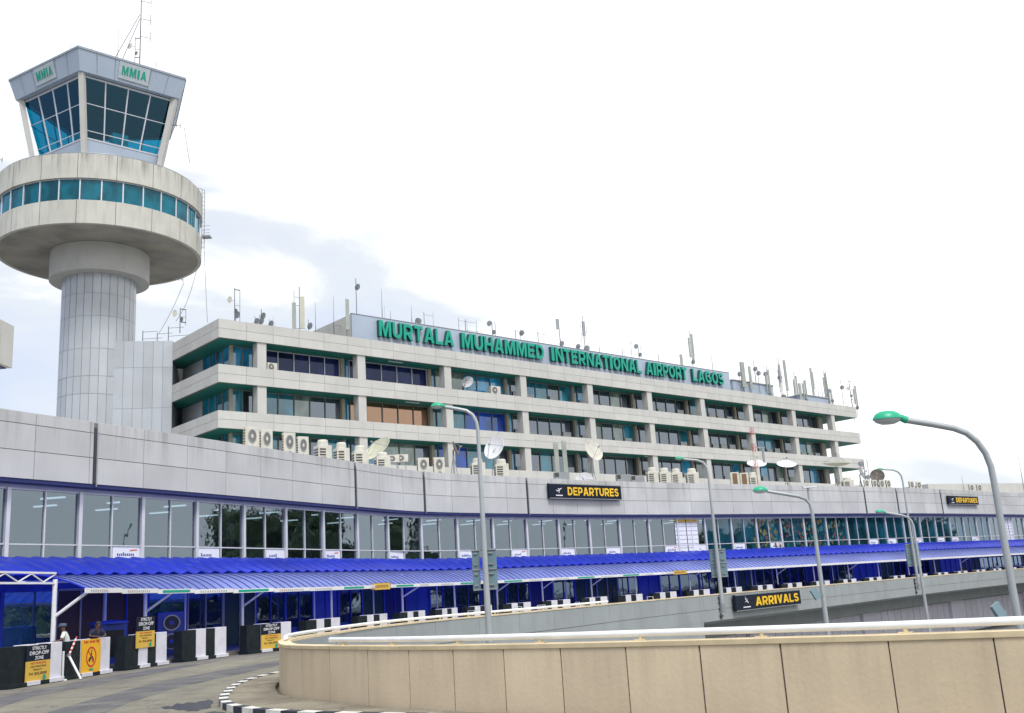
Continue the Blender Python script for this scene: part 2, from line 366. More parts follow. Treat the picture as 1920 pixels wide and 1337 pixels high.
def mix_mat(name, c1, c2, scale, lo=.45, hi=.6, stretch=(1, 1, 1), rough=.85, bump=.25, fine=.15, crack=0):
    m, nt, p, N, L = newmat(name); p.inputs['Roughness'].default_value = rough
    g = N('ShaderNodeNewGeometry'); t = N('ShaderNodeMapping'); t.inputs['Scale'].default_value = stretch; L(g.outputs['Position'], t.inputs[0])
    n = N('ShaderNodeTexNoise'); n.inputs['Scale'].default_value = scale; n.inputs['Detail'].default_value = 5; L(t.outputs[0], n.inputs[0])
    mr = N('ShaderNodeMapRange'); mr.inputs[1].default_value = lo; mr.inputs[2].default_value = hi; L(n.outputs[0], mr.inputs[0])
    mc = N('ShaderNodeMix'); mc.data_type = 'RGBA'; L(mr.outputs[0], mc.inputs[0]); mc.inputs[6].default_value = (*c1, 1); mc.inputs[7].default_value = (*c2, 1)
    n2 = N('ShaderNodeTexNoise'); n2.inputs['Scale'].default_value = 30; n2.inputs['Detail'].default_value = 4; L(g.outputs['Position'], n2.inputs[0])
    mf = N('ShaderNodeMapRange'); mf.inputs[1].default_value = .3; mf.inputs[2].default_value = .7; mf.inputs[3].default_value = 1-fine; mf.inputs[4].default_value = 1+fine; L(n2.outputs[0], mf.inputs[0])
    n4 = N('ShaderNodeTexNoise'); n4.inputs['Scale'].default_value = 1.1; n4.inputs['Detail'].default_value = 9; n4.inputs['Roughness'].default_value = .7; L(g.outputs['Position'], n4.inputs[0])
    m4 = N('ShaderNodeMapRange'); m4.inputs[1].default_value = .35; m4.inputs[2].default_value = .7; m4.inputs[3].default_value = .72; m4.inputs[4].default_value = 1.15; L(n4.outputs[0], m4.inputs[0])
    q = N('ShaderNodeMath'); q.operation = 'MULTIPLY'; L(mf.outputs[0], q.inputs[0]); L(m4.outputs[0], q.inputs[1])
    if crack:
        dn = N('ShaderNodeTexNoise'); dn.inputs['Scale'].default_value = 1.3; dn.inputs['Detail'].default_value = 5; L(g.outputs['Position'], dn.inputs[0])
        dv = N('ShaderNodeVectorMath'); dv.operation = 'MULTIPLY_ADD'; L(dn.outputs[1], dv.inputs[0]); dv.inputs[1].default_value = (1.6, 1.6, 1.6); L(g.outputs['Position'], dv.inputs[2])
        vo = N('ShaderNodeTexVoronoi'); vo.feature = 'DISTANCE_TO_EDGE'; vo.inputs['Scale'].default_value = .32; L(dv.outputs[0], vo.inputs[0])
        vr = N('ShaderNodeMapRange'); vr.inputs[1].default_value = 0; vr.inputs[2].default_value = .012; vr.inputs[3].default_value = 1-crack; vr.inputs[4].default_value = 1; L(vo.outputs[0], vr.inputs[0])
        q3 = N('ShaderNodeMath'); q3.operation = 'MULTIPLY'; L(q.outputs[0], q3.inputs[0]); L(vr.outputs[0], q3.inputs[1]); q = q3
    vm = N('ShaderNodeVectorMath'); vm.operation = 'SCALE'; L(mc.outputs[2], vm.inputs[0]); L(q.outputs[0], vm.inputs['Scale']); L(vm.outputs[0], p.inputs['Base Color'])
    bn = N('ShaderNodeBump'); bn.inputs['Strength'].default_value = bump; bn.inputs['Distance'].default_value = .01; L(n2.outputs[0], bn.inputs['Height']); L(bn.outputs[0], p.inputs['Normal'])
    return m
M['road'] = mix_mat('worn_concrete_road', (.225, .215, .17), (.15, .145, .125), .3, lo=.4, hi=.62, stretch=(1, .35, 1), fine=.22, bump=.4, crack=.5)
M['asphalt'] = mix_mat('grey_asphalt', (.10, .10, .112), (.145, .145, .14), .9, fine=.25, crack=.35)
M['pave'] = mix_mat('pavement_concrete', (.26, .235, .18), (.155, .135, .105), .8, lo=.42, hi=.7, fine=.2, bump=.5, crack=.45)
M['lowground'] = mix_mat('lower_road', (.22, .22, .22), (.27, .27, .26), .2)
M['puddle'] = mat('wet_patch', (.028, .03, .036), .35, var=.5, scale=4, spec=.4)

def canopy_mat(name, col, tr, rough=.3, coat=.5):
    m, nt, p, N, L = newmat(name)
    o = nt.nodes['Material Output']
    g = N('ShaderNodeNewGeometry'); n = N('ShaderNodeTexNoise'); n.inputs['Scale'].default_value = .35; n.inputs['Detail'].default_value = 5; L(g.outputs['Position'], n.inputs[0])
    mr = N('ShaderNodeMapRange'); mr.inputs[1].default_value = .3; mr.inputs[2].default_value = .7; mr.inputs[3].default_value = .78; mr.inputs[4].default_value = 1.15; L(n.outputs[0], mr.inputs[0])
    vm = N('ShaderNodeVectorMath'); vm.operation = 'SCALE'; vm.inputs[0].default_value = col; L(mr.outputs[0], vm.inputs['Scale']); L(vm.outputs[0], p.inputs['Base Color'])
    p.inputs['Roughness'].default_value = rough; p.inputs['Specular IOR Level'].default_value = .5; p.inputs['Coat Weight'].default_value = coat; p.inputs['Coat Roughness'].default_value = .15
    t = N('ShaderNodeBsdfTranslucent'); t.inputs[0].default_value = (*tr, 1)
    mx = N('ShaderNodeMixShader'); mx.inputs[0].default_value = .5; L(p.outputs[0], mx.inputs[1]); L(t.outputs[0], mx.inputs[2]); L(mx.outputs[0], o.inputs[0])
    return m
M['canopy_back'] = canopy_mat('blue_roof_sheet', (.035, .07, .80), (.01, .07, .85))
M['canopy_front'] = canopy_mat('skylit_roof_sheet', (.32, .41, 1.0), (.03, .10, .95), .3)  # paler than the rear sheet: reflected sky light put into the colour
M['canopy_seam'] = mat('roof_seam', (.004, .008, .14), .5)  # shade lines along the roof ribs put into a dark colour

# ------------------------------------------------------------------ plan paths
W = Path([(-32, 22), (-27.6, 30), (-24.3, 36.4), (-21.8, 41.5), (-19.6, 45.9), (-16.3, 52.7), (-11.0, 64.2), (-6.9, 72.2), (.7, 80.4), (9.5, 88.6), (22.2, 98.6), (35.8, 109), (48.8, 119.8), (69, 138.5), (92, 160), (120, 188)])
FP = Path([(-5.0, 22.7), (-5.5, 23.7), (-5.8, 25), (-6.02, 26), (-6.18, 27.1), (-6.18, 28.5), (-6.08, 30), (-5.8, 33), (-5.25, 36.2), (-4.0, 39.6), (-1.9, 43), (1.0, 47.4), (5.6, 55.2), (12, 64.5), (18.6, 72.6), (26, 82), (35.4, 94), (47, 107.5), (58.5, 120), (76, 138), (100, 163)])
NP = Path([(-6.2, 31.5), (-6.38, 30), (-6.47, 28.5), (-6.46, 27.1), (-6.3, 26), (-6.06, 25), (-5.76, 23.9), (-5.4, 22.85), (-4.9, 22.0), (-4.1, 20.85), (-3.15, 19.6), (-2.25, 18.5), (-1.3, 17.55), (.45, 15.95), (2.35, 14.45), (4.45, 12.9), (5.75, 12.15), (9, 10.2), (14, 7.4)])
S0 = .5        # first station of the terminal
S1 = W.L-1

def text_mesh(txt, size=1.0, extrude=0.0, offset=0.0, res=3):
    cu = bpy.data.curves.new('t', 'FONT'); cu.body = txt; cu.size = size; cu.extrude = extrude; cu.offset = offset; cu.resolution_u = res
    o = bpy.data.objects.new('t', cu); COL.objects.link(o)
    dg = bpy.context.evaluated_depsgraph_get(); dg.update()
    me = bpy.data.meshes.new_from_object(o.evaluated_get(dg))
    vs = [v.co.copy() for v in me.vertices]; fs = [tuple(p.vertices) for p in me.polygons]; nr = [p.normal.z for p in me.polygons]
    bpy.data.objects.remove(o); bpy.data.curves.remove(cu); bpy.data.meshes.remove(me)
    return vs, fs, nr
def fit_text(mb, txt, org, dx, dy, nz, x0, x1, y0, y1, depth=.0, offset=.012, m=0, mside=None):
    """write txt into the rectangle x0..x1, y0..y1 of the plane org+dx*x+dy*y, lifted along nz"""
    vs, fs, nr = text_mesh(txt, 1, .5 if depth else 0, offset)
    if not vs: return
    ax, bx = min(v.x for v in vs), max(v.x for v in vs); ay, by = min(v.y for v in vs), max(v.y for v in vs)
    sx, sy = (x1-x0)/max(bx-ax, 1e-6), (y1-y0)/max(by-ay, 1e-6)
    P = [org+dx*(x0+(v.x-ax)*sx)+dy*(y0+(v.y-ay)*sy)+nz*(((v.z+.5)*depth) if depth else 0) for v in vs]
    if mside is None: mb.add(P, fs, m)
    else:
        b = len(mb.v); mb.v += P
        for f, n in zip(fs, nr):
            mb.f.append(tuple(b+i for i in f)); mb.m.append(m if n > .5 else mside)
# bold block letters drawn as outlines (unit box), used for the big signs
def _strip(pts, hw):
    q = []; n = len(pts)
    P2 = [Vector(p) for p in pts]; Ls = []; Rs = []
    for i, p in enumerate(P2):
        d = (P2[min(i+1, n-1)]-P2[max(i-1, 0)]).normalized(); nn = Vector((-d.y, d.x)); h = Vector((nn.x*hw[0], nn.y*hw[1]))
        Ls.append(p+h); Rs.append(p-h)
    return [[Rs[i], Rs[i+1], Ls[i+1], Ls[i]] for i in range(n-1)]
def _arc(cx_, cy_, rx, ry, a0, a1, n=12): return [(cx_+rx*math.cos(R(a0+(a1-a0)*i/n)), cy_+ry*math.sin(R(a0+(a1-a0)*i/n))) for i in range(n+1)]
def _r(x0, y0, x1, y1): return [(x0, y0), (x1, y0), (x1, y1), (x0, y1)]
_HW = (.125, .10)
def _A():
    l = [(0, 0), (.27, 0), (.335, .2), (.5, .2), (.5, .37), (.39, .37), (.5, .74), (.5, 1), (.36, 1)]
    return [l, [(1-x, y) for x, y in l][::-1]]
_P = [_r(0, 0, .26, 1)]+_strip([(.26, .9), (.5, .9)]+_arc(.56, .65, .315, .25, 80, -80)+[(.5, .4), (.26, .4)], _HW)
GLY = dict(I=[_r(0, 0, 1, 1)], L=[_r(0, 0, .28, 1), _r(.28, 0, 1, .2)], T=[_r(0, .8, 1, 1), _r(.36, 0, .64, .8)],
    H=[_r(0, 0, .26, 1), _r(.74, 0, 1, 1), _r(.26, .4, .74, .6)], E=[_r(0, 0, .28, 1), _r(.28, .8, 1, 1), _r(.28, .41, .92, .6), _r(.28, 0, 1, .2)],
    M=[[(0, 0), (.21, 0), (.21, .70), (.42, 0), (.58, 0), (.79, .70), (.79, 0), (1, 0), (1, 1), (.70, 1), (.5, .36), (.30, 1), (0, 1)]],
    N=[[(0, 0), (.25, 0), (.25, .66), (.73, 0), (1, 0), (1, 1), (.75, 1), (.75, .34), (.27, 1), (0, 1)]],
    V=[[(0, 1), (.37, 0), (.63, 0), (1, 1), (.72, 1), (.5, .33), (.28, 1)]], A=_A(), P=_P,
    R=_P+[[(.42, .3), (.70, 0), (1, 0), (.66, .36), (.5, .3)]], D=[_r(0, 0, .26, 1)]+_strip([(.26, .9), (.42, .9)]+_arc(.45, .5, .425, .4, 80, -80)+[(.42, .1), (.26, .1)], _HW),
    U=_strip([(.125, 1), (.125, .42)]+_arc(.5, .40, .375, .30, 180, 360)+[(.875, .42), (.875, 1)], _HW), O=_strip(_arc(.5, .5, .375, .40, 0, 360, 26), _HW),
    G=_strip(_arc(.5, .5, .375, .40, 42, 335, 20), _HW)+[_r(.56, .38, 1, .54), _r(.78, .12, 1, .38)],
    S=_strip(_arc(.5, .69, .36, .21, 25, 180, 9)+_arc(.5, .69, .36, .20, 190, 262, 5)+_arc(.5, .31, .37, .20, 82, 0, 6)+_arc(.5, .31, .37, .21, -8, -160, 9), _HW))
def glyph(mb, ch, org, dx, dy, nz, x0, x1, y0, y1, depth, m=0, mside=None):
    for poly in GLY[ch]:
        P = [org+dx*(x0+p[0]*(x1-x0))+dy*(y0+p[1]*(y1-y0)) for p in poly]; n = len(P)
        mb.add([p+nz*depth for p in P], [tuple(range(n))], m)
        mb.add([p for p in P]+[p+nz*depth for p in P], [(i, (i+1) % n, n+(i+1) % n, n+i) for i in range(n)], m if mside is None else mside)
LW = dict(I=.40, M=1.28, N=1.08, O=1.1, G=1.08, D=1.03, U=1.02, H=1.03, A=1.12, R=1.02, T=.95, L=.84, E=.9, P=.95, S=.95, V=1.08)
def bold_text(mb, word, org, dx, dy, nz, x0, x1, y0, y1, depth, gap=.16, m=0):
    k = (x1-x0)/(sum(LW[c] for c in word)+gap*(len(word)-1)); x = x0
    for c in word: glyph(mb, c, org, dx, dy, nz, x, x+LW[c]*k, y0, y1, depth, m); x += (LW[c]+gap)*k
V3 = Vector
ZU = Vector((0, 0, 1))
ORD = ['first', 'second', 'third', 'fourth', 'fifth', 'sixth', 'seventh', 'eighth', 'ninth', 'tenth', 'eleventh', 'twelfth']
# ================================================================== THE SETTING
gl = MB(); gl.box((0, 800, -5.6), (5000, 5000, .2)); tag(gl.build('ground', M['lowground']), kind='structure')
def ngon(name, pts, z0, z1, m, kind='structure', parent=None, top_only=False):
    bm = bmesh.new(); vs = [bm.verts.new((p[0], p[1], z1)) for p in pts]; f = bm.faces.new(vs)
    if not top_only:
        r = bmesh.ops.extrude_face_region(bm, geom=[f])
        for v in r['geom']:
            if isinstance(v, bmesh.types.BMVert): v.co.z = z0
    bmesh.ops.triangulate(bm, faces=[f for f in bm.faces if len(f.verts) > 4]); bmesh.ops.recalc_face_normals(bm, faces=bm.faces)
    me = bpy.data.meshes.new(name); bm.to_mesh(me); bm.free(); me.materials.append(m)
    o = bpy.data.objects.new(name, me); COL.objects.link(o)
    if parent: o.parent = parent
    return tag(o, kind=kind) if kind else o
deck = []
t = S1
while t > S0: deck.append(W.P(t, -1.5)); t -= 4
deck += [(-48, 18), (-60, -30), (40, -30), (40, -6)]
t = NP.L
while t > 0: deck.append(NP.P(t, -.15)); t -= .8
t = 10.3
while t < FP.L-1: deck.append(FP.P(t, -.16)); t += 1.0
ngon('departures_road', deck, -.42, 0, M['road'])
# pavement in front of the terminal
pv = MB(); pv.sweep(W, S0, S1-2, 3, [(-1.2, .004), (-1.2, .16), (4.2, .16), (4.2, .004)]); tag(pv.build('pavement', M['pave']), kind='structure')
# grey asphalt patch strips on the road
def patch(name, pts, z, m): ngon(name, pts, 0, z, m, top_only=True)
patch('asphalt_strip', [atz(u, v, 0) for u, v in [(120, 1337), (60, 1345), (170, 1312), (300, 1278), (420, 1256), (527, 1238), (527, 1247), (430, 1268), (330, 1290), (240, 1318), (190, 1340)]], .004, M['asphalt'])
patch('asphalt_patch', [atz(u, v, 0) for u, v in [(-60, 1345), (-30, 1315), (60, 1296), (180, 1272), (320, 1251), (410, 1240), (300, 1261), (170, 1285), (60, 1306), (20, 1320)]], .0045, M['asphalt'])
# traffic island with its black and white kerb
KB = Path([(-6.6, 36.0), (-7.45, 31.5), (-7.72, 29.4), (-7.68, 27.6), (-7.5, 26.2), (-7.2, 24.8), (-6.8, 23.1), (-6.1, 21.3), (-5.0, 19.8), (-3.5, 18.5), (-1.8, 17.3), (.2, 15.6), (3, 13.0), (6, 10.6), (10, 8)], .2)
isl = [KB.P(i*.3, .1) for i in range(int(KB.L/.3))]
isl += [NP.P(NP.L-i*.5, .1) for i in range(2, int(NP.L/.5))] + [FP.P(9.5+i*.8, -.3) for i in range(6)]
ngon('traffic_island', isl, .004, .115, M['pave'])
kb = MB(); i = 0; t = 0
while t < KB.L-.5:
    kb.sweep(KB, t, t+.5, .17, [(-.08, .003), (-.06, .13), (.14, .13), (.14, .003)], m=i % 2); t += .5; i += 1
tag(kb.build('kerb', [M['kerbw'], M['kerbb']]), kind='structure')
# dark wet patch
def blob(name, pts, z, m):
    ngon(name, [atz(u, v, 0) for u, v in pts], 0, z, m, top_only=True)
blob('wet_patch', [(302, 1326), (315, 1324), (322, 1325), (331, 1319), (344, 1320), (352, 1317), (366, 1318), (375, 1315), (386, 1314), (390, 1312), (399, 1314), (400, 1319), (394, 1322), (397, 1326), (388, 1329), (376, 1330), (371, 1333), (352, 1334), (345, 1331), (335, 1332), (322, 1329), (308, 1330)], .005, M['puddle'])
blob('wet_streak', [(330, 1342), (345, 1337), (372, 1339), (400, 1334), (424, 1336), (402, 1342), (380, 1345)], .0052, M['puddle'])

# ================================================================== PARAPET WALLS ROUND THE VOID
nearw = thing('parapet_wall', (0, 17, 0), 'beige rendered concrete parapet wall curving across the foreground below a white pipe rail', 'parapet wall')
JU = [565, 617, 687, 765, 848, 945, 1052, 1172, 1312, 1477, 1665, 1893]
NC = 8.5
js = sorted(NP.su(u, .0, .6, lo=NC) for u in [539]+JU)
cuts = [0, 2.1, 4.2, 6.0]+js+[js[-1]+1.75, js[-1]+3.5, js[-1]+5.2]
cuts = [c for c in cuts if c < NP.L-.2]
rr0 = random.Random(8); b = MB()
for a, c in zip(cuts[:-1], cuts[1:]):
    g = rr0.uniform(.007, .022)
    b.sweep(NP, a+g, c-g, .22, [(.0, 0), (.0, 1.09), (-.26, 1.09), (-.26, 0)])
b.build('wall_panel', M['beige'], nearw)
b = MB(); b.sweep(NP, 0, NP.L-.2, .3, [(-.03, 0), (-.03, 1.05), (-.2, 1.05), (-.2, -5.5)]); b.build('joint_filler', M['joint'], nearw)
b = MB(); b.sweep(NP, 0, NP.L-.2, .25, [(.02, 1.091), (.03, 1.168), (-.27, 1.168), (-.27, 1.091)]); b.build('coping', M['beigecap'], nearw, bevel=.008)
b = MB(); b.sweep(NP, 0, NP.L-.2, .5, [(-.262, 1.08), (-.262, -5.5), (-.30, -5.5), (-.30, 1.08)]); b.build('inner_lining', M['parapetgrey'], nearw)
RS0 = NP.su(620, -.12, 1.3, lo=NC)
b = MB(); pts = [NP.P(RS0+i*.3, -.13, 1.272) for i in range(int((NP.L-.3-RS0)/.3))]; b.tube(pts, .05, 12)
b.build('handrail', M['rail'], nearw, True)
b = MB(); t = RS0+.6; k = 0
while t < NP.L-1:
    b = MB(); b.cyl(NP.P(t, -.13, 1.14), NP.P(t, -.13, 1.24), .035, .03, 8); b.box(NP.P(t, -.13, 1.178), (.16, .13, .02), NP.az(t)); b.build('rail_bracket', M['beigecap'], nearw); t += 1.9
farw = thing('bridge_parapet', (0, 60, 0), 'long grey concrete bridge parapet between the departures road and the lower level', 'parapet')
FE = FP.L-1; FD = FP.su(1230, 0, 0)      # past FD the face floats as a bridge side
b = MB(); t = 9.2
while t < FE-.5:
    e_ = min(t+2.95, FE); b.sweep(FP, t+.01, e_-.01, .6, [(.06, .24), (.06, 1.09), (-.24, 1.09), (-.24, .24)]); t = e_
b.build('wall_panel', M['parapetgrey'], farw)
b = MB(); b.sweep(FP, FD-4, FE, 1, [(.05, -.45), (.05, .22), (-.3, .22), (-.3, -.45)]); b.build('lower_edge_beam', M['parapetgrey'], farw)
b = MB(); b.sweep(FP, .3, FD+6, 1, [(.045, -5.5), (.045, .22), (-.2, .22), (-.2, -5.5)]); b.build('retaining_wall', M['parapetgrey'], farw)
b = MB(); b.sweep(FP, 9.2, FE, 1, [(.0, -.4), (.0, 1.0), (-.2, 1.0), (-.2, -.4)]); b.build('joint_filler', M['joint'], farw)
b = MB(); b.sweep(FP, 9.2, FE, 1, [(.085, 1.092), (.085, 1.15), (-.27, 1.15), (-.27, 1.092)]); b.build('coping', M['beigecap'], farw)
FR0 = FP.su(536, -.1, 1.3, lo=3); FR1 = FP.su(1150, -.1, 1.3)
b = MB(); b.tube([FP.P(FR0+i*.5, -.1, 1.26) for i in range(int((FR1-FR0)/.5))], .05, 10); b.cyl(FP.P(FR0-.03, -.1, 1.26), FP.P(FR0, -.1, 1.26), .06, .06, 10)
b.build('handrail', M['rail'], farw, True)
t = FR0+.4
while t < FR1:
    b = MB(); b.cyl(FP.P(t, -.1, 1.14), FP.P(t, -.1, 1.24), .03, .03, 6); b.build('rail_bracket', M['beigecap'], farw); t += 1.9
# under the bridge: soffit, beam, lower wall of pale vertical panels, dark joints
lw = thing('arrivals_level_wall', (20, 95, -5.5), 'lavender panelled wall of the lower arrivals level under the bridge', 'wall')
b = MB(); b.sweep(FP, FD+1, FE, 3, [(-5.6, -5.5), (-5.6, -1.7), (-5.9, -1.7), (-5.9, -5.5)]); b.build('backing', M['joint'], lw)
t = FD+2; b = MB(); k = 0
while t < FE-3:
    if k % 14 < 12: b.sweep(FP, t+.05, t+1.65, .8, [(-5.5, -5.4), (-5.5, -2.0), (-5.58, -2.0), (-5.58, -5.4)])
    else: b.sweep(FP, t, t+1.7, .8, [(-5.2, -5.4), (-5.2, -1.3), (-5.58, -1.3), (-5.58, -5.4)])
    t += 1.7; k += 1
b.build('wall_panel', M['lav'], lw)
b = MB(); b.sweep(FP, FD-4, FE, 1, [(-.3, -.6), (-.3, -.45), (-7, -.45), (-7, -.6)]); b.build('bridge_soffit', M['parapetgrey'], farw)
b = MB(); b.sweep(FP, FD+1, FE, 3, [(-3.4, -1.75), (-3.4, -.61), (-3.9, -.61), (-3.9, -1.75)]); b.build('beam', M['parapetgrey'], farw)

# ================================================================== TERMINAL
term = thing('airport_terminal', (-6, 76, 0), 'long curved grey terminal building with a glazed upper floor above the blue canopy', 'terminal')
ZT, ZB, ZG0, ZG1 = 10.95, 8.05, 4.62, 7.74
EXP = [178, 668, 797, 990, 1622, 1683, 1765]         # expansion joints seen in the band
exps = sorted(W.su(u, 0, 9.5, lo=S0) for u in EXP)
def panel_row(mb, path, s0, s1, wd, off0, off1, z0, z1, gap=.015, avoid=()):
    t = s0
    while t < s1-.3:
        e_ = min(t+wd, s1)
        for a in avoid:
            if t+.05 < a < e_: e_ = a; break
        if e_-t > .25:
            a0 = t+gap+(.10 if any(abs(t-a) < .02 for a in avoid) else 0); a1 = e_-gap-(.10 if any(abs(e_-a) < .02 for a in avoid) else 0)
            mb.sweep(path, a0, a1, 1.5, [(off0, z0+gap), (off0, z1-gap), (off1, z1-gap), (off1, z0+gap)])
        t = e_ if e_ > t+.05 else t+wd
b = MB()
panel_row(b, W, S0, S1, 2.9, 0, -.07, ZB, 9.27, avoid=exps); panel_row(b, W, S0, S1, 2.9, 0, -.07, 9.27, 10.43, avoid=exps); panel_row(b, W, S0, S1, 2.9, 0, -.07, 10.43, ZT, avoid=exps)
b.build('cladding', M['panel'], term)
b = MB(); b.sweep(W, S0, S1, 2, [(-.045, ZB+.01), (-.045, ZT-.03), (-.55, ZT-.03), (-.55, ZB+.01)]); b.build('parapet_backing', M['joint'], term)
b = MB(); b.sweep(W, S0, S1, 2, [(-.06, ZT-.028), (-.06, ZT+.02), (-.6, ZT+.02), (-.6, ZT-.028)]); b.build('coping', M['panel'], term)
b = MB(); b.sweep(W, S0, S1, 2, [(-.05, 7.90), (-.05, ZB+.008), (-.78, ZB+.008), (-.78, 7.90)]); b.build('soffit', M['bluesoffit'], term)
b = MB(); b.sweep(W, S0, S1, 2, [(-.60, ZG1), (-.60, 7.898), (-.78, 7.898), (-.78, ZG1)]); b.build('window_header', M['header'], term)
b = MB(); b.sweep(W, S0, S1, 3, [(-.56, 10.2), (-.56, 10.35), (-24, 10.35), (-24, 10.2)]); b.build('roof', M['conc'], term)
b = MB(); b.sweep(W, S0, S1, 3, [(-.8, 7.95), (-.8, 8.0), (-12, 8.0), (-12, 7.95)]); b.build('interior_ceiling', M['intceil'], term)
b = MB(); b.sweep(W, S0, S1, 3, [(-.82, 4.3), (-.82, 4.45), (-12, 4.45), (-12, 4.3)]); b.build('interior_floor', M['intfloor'], term)
b = MB(); b.sweep(W, S0, S1, 3, [(-12, 0), (-12, 10.2), (-12.3, 10.2), (-12.3, 0)]); b.build('interior_wall', M['intwall'], term)
for s in exps:                                     # expansion joint flashings
    b = MB(); p, d, n = W.fr(s); c = W.P(s, -.02, (ZT+ZB)/2)
    b.box((c.x, c.y, (ZT+ZB)/2-.1), (.12, .06, ZT-ZB-.3), W.az(s)); b.build('joint_cover', M['seam'], term)
    q = W.P(s+.09, .03, 0); b = MB(); b.cyl((q.x, q.y, ZB-.1), (q.x, q.y, ZT-.4), .035, .035, 8); b.build('downpipe', M['steel'], term)
# glazing, one window part per pair of panes
BAY = 3.7; k = 0; t = S0+.3
NOTE_U = [240, 400, 533, 636, 733, 866, 968, 1068, 1159, 1249, 1316, 1391, 1452, 1633, 1675, 1722, 1758, 1797, 1834]
notes = [W.su(u, -.6, 5.0, lo=S0) for u in NOTE_U]
TEAL0 = W.su(1310, -.6, 6, lo=S0); TEAL1 = W.su(1690, -.6, 6, lo=S0)
bays = []
while t < S1-BAY-3 and k < 98:
    t1 = t+BAY; a, c = W.P(t, -.72), W.P(t1, -.72); mid = (a+c)/2
    gm = M['tglass2'] if TEAL0 < t < TEAL1+20 else M['tglass']
    b = MB(); 
    for x0, x1 in ((t+.09, t+BAY/2-.03), (t+BAY/2+.03, t1-.09)):
        p, q = W.P(x0, -.70), W.P(x1, -.70)
        for z0, z1 in ((ZG0, 5.31), (5.36, ZG1)):
            b.quad((p.x, p.y, z0), (q.x, q.y, z0), (q.x, q.y, z1), (p.x, p.y, z1))
    wn = b.build('window', gm, term)
    b = MB(); f = W.az(t); c_ = W.P(t, -.66, 0); b.box((c_.x, c_.y, (ZG0+ZG1)/2), (.19, .20, ZG1-ZG0), f)
    c_ = W.P(t+BAY/2, -.68, 0); b.box((c_.x, c_.y, (ZG0+ZG1)/2), (.07, .12, ZG1-ZG0), W.az(t+BAY/2))
    p, q = W.P(t+.095, -.68), W.P(t1-.095, -.68)
    b.slab(p, q, -.05, .05, 5.305, 5.365); b.slab(p, q, -.05, .05, ZG0-.05, ZG0+.04); b.slab(p, q, -.05, .05, ZG1-.07, ZG1+.005)
    b.build('window_frame', M['mullion'], wn); bays.append(t)
    t = t1; k += 1
for i, s in enumerate(notes):                      # small white airline notices behind the lowest panes
    near = min(bays, key=lambda x: min(abs(s-(x+BAY*.25)), abs(s-(x+BAY*.75)))); h = 0 if abs(s-(near+BAY*.25)) < abs(s-(near+BAY*.75)) else 1
    a0 = near+h*BAY/2+.1; a1 = a0+BAY/2-.2
    p, q = W.P(a0, -.665, 0), W.P(a1, -.665, 0); p.z = q.z = 4.66
    b = MB(); up = V3((0, 0, .63)); b.quad(p, q, q+up, p+up)
    dx = (q-p).normalized(); nz = dx.cross(ZU); o_ = p+nz*.006; wdt = (q-p).length
    rr = random.Random(i)
    for j in range(rr.randint(6, 9)):
        x = wdt*(.16+.072*j); hh = rr.choice([.10, .12, .17]); b.quad(o_+dx*x+ZU*.2, o_+dx*(x+wdt*.05)+ZU*.2, o_+dx*(x+wdt*.05)+ZU*(.2+hh), o_+dx*x+ZU*(.2+hh), m=1)
    if i % 3 == 0: b.quad(o_+dx*wdt*.6+ZU*.42, o_+dx*wdt*.9+ZU*.46, o_+dx*wdt*.9+ZU*.52, o_+dx*wdt*.66+ZU*.5, m=2)
    b.build('window_notice', [M['notice'], M['noticeblue'], M['noticered']], term)
# tall stacked notices (u 1270-1305) and decorated panes
s = W.su(1288, -.6, 6, lo=S0); b = MB()
for i in range(8):
    for j in range(2):
        p, q = W.P(s-1.5+j*1.55, -.655), W.P(s-.05+j*1.55, -.655); z = 4.70+i*.385
        b.quad((p.x, p.y, z), (q.x, q.y, z), (q.x, q.y, z+.34), (p.x, p.y, z+.34), m=1 if i == 7 else 0)
b.build('notice_stack', [M['notice'], M['yellow']], term)
s = W.su(1895, -.6, 6, lo=S0); b = MB()
for i in range(8):
    for j in range(2):
        p, q = W.P(s-1.9+j*1.55, -.655), W.P(s-.5+j*1.55, -.655); z = 4.70+i*.385
        b.quad((p.x, p.y, z), (q.x, q.y, z), (q.x, q.y, z+.34), (p.x, p.y, z+.34))
b.build('notice_stack', [M['notice']], term)
# patterned film: coloured patches inside the glass
rr = random.Random(4); fm = [mat('film_teal', (.01, .11, .12), .3), mat('film_olive', (.13, .13, .05), .3), mat('film_plum', (.10, .04, .07), .3), mat('film_blue', (.02, .10, .16), .3), mat('film_orange', (.15, .10, .03), .3)]
s0_, s1_ = W.su(1415, -.6, 6, lo=S0), W.su(1585, -.6, 6, lo=S0); b = MB()
for i in range(240):
    s = s0_+(s1_-s0_)*rr.random(); z = 4.8+rr.random()*2.7; r_ = rr.uniform(.05, .22); K = 7; p, d, n = W.fr(s); c = W.P(s, -.675+i*.0001, z)
    b.add([c+V3((d.x, d.y, 0))*r_*math.cos(a*2*math.pi/K)+ZU*r_*rr.uniform(.8, 1.6)*math.sin(a*2*math.pi/K) for a in range(K)], [tuple(range(K))], m=rr.randrange(5))
b.build('patterned_film', fm, term)['kind'] = 'stuff'
# ceiling lights inside
rr = random.Random(2)
for i in range(46):
    s = W.su(150, 0, 7, lo=S0)+i*2.05; 
    for off in ((-4.3,) if i % 2 else (-7.4,)):
        b = MB(); c = W.P(s, off, 7.9); b.box(c, (.16, 1.25, .05), W.az(s)+.35); b.build('ceiling_light', M['tube'], term)
# interior columns
for i in range(16):
    s = W.su(90, 0, 7, lo=S0)+i*7.4; b = MB(); c = W.P(s, -3.2, 6.2); b.box(c, (.6, .6, 3.5), W.az(s)); b.build('interior_column', M['core'], term)
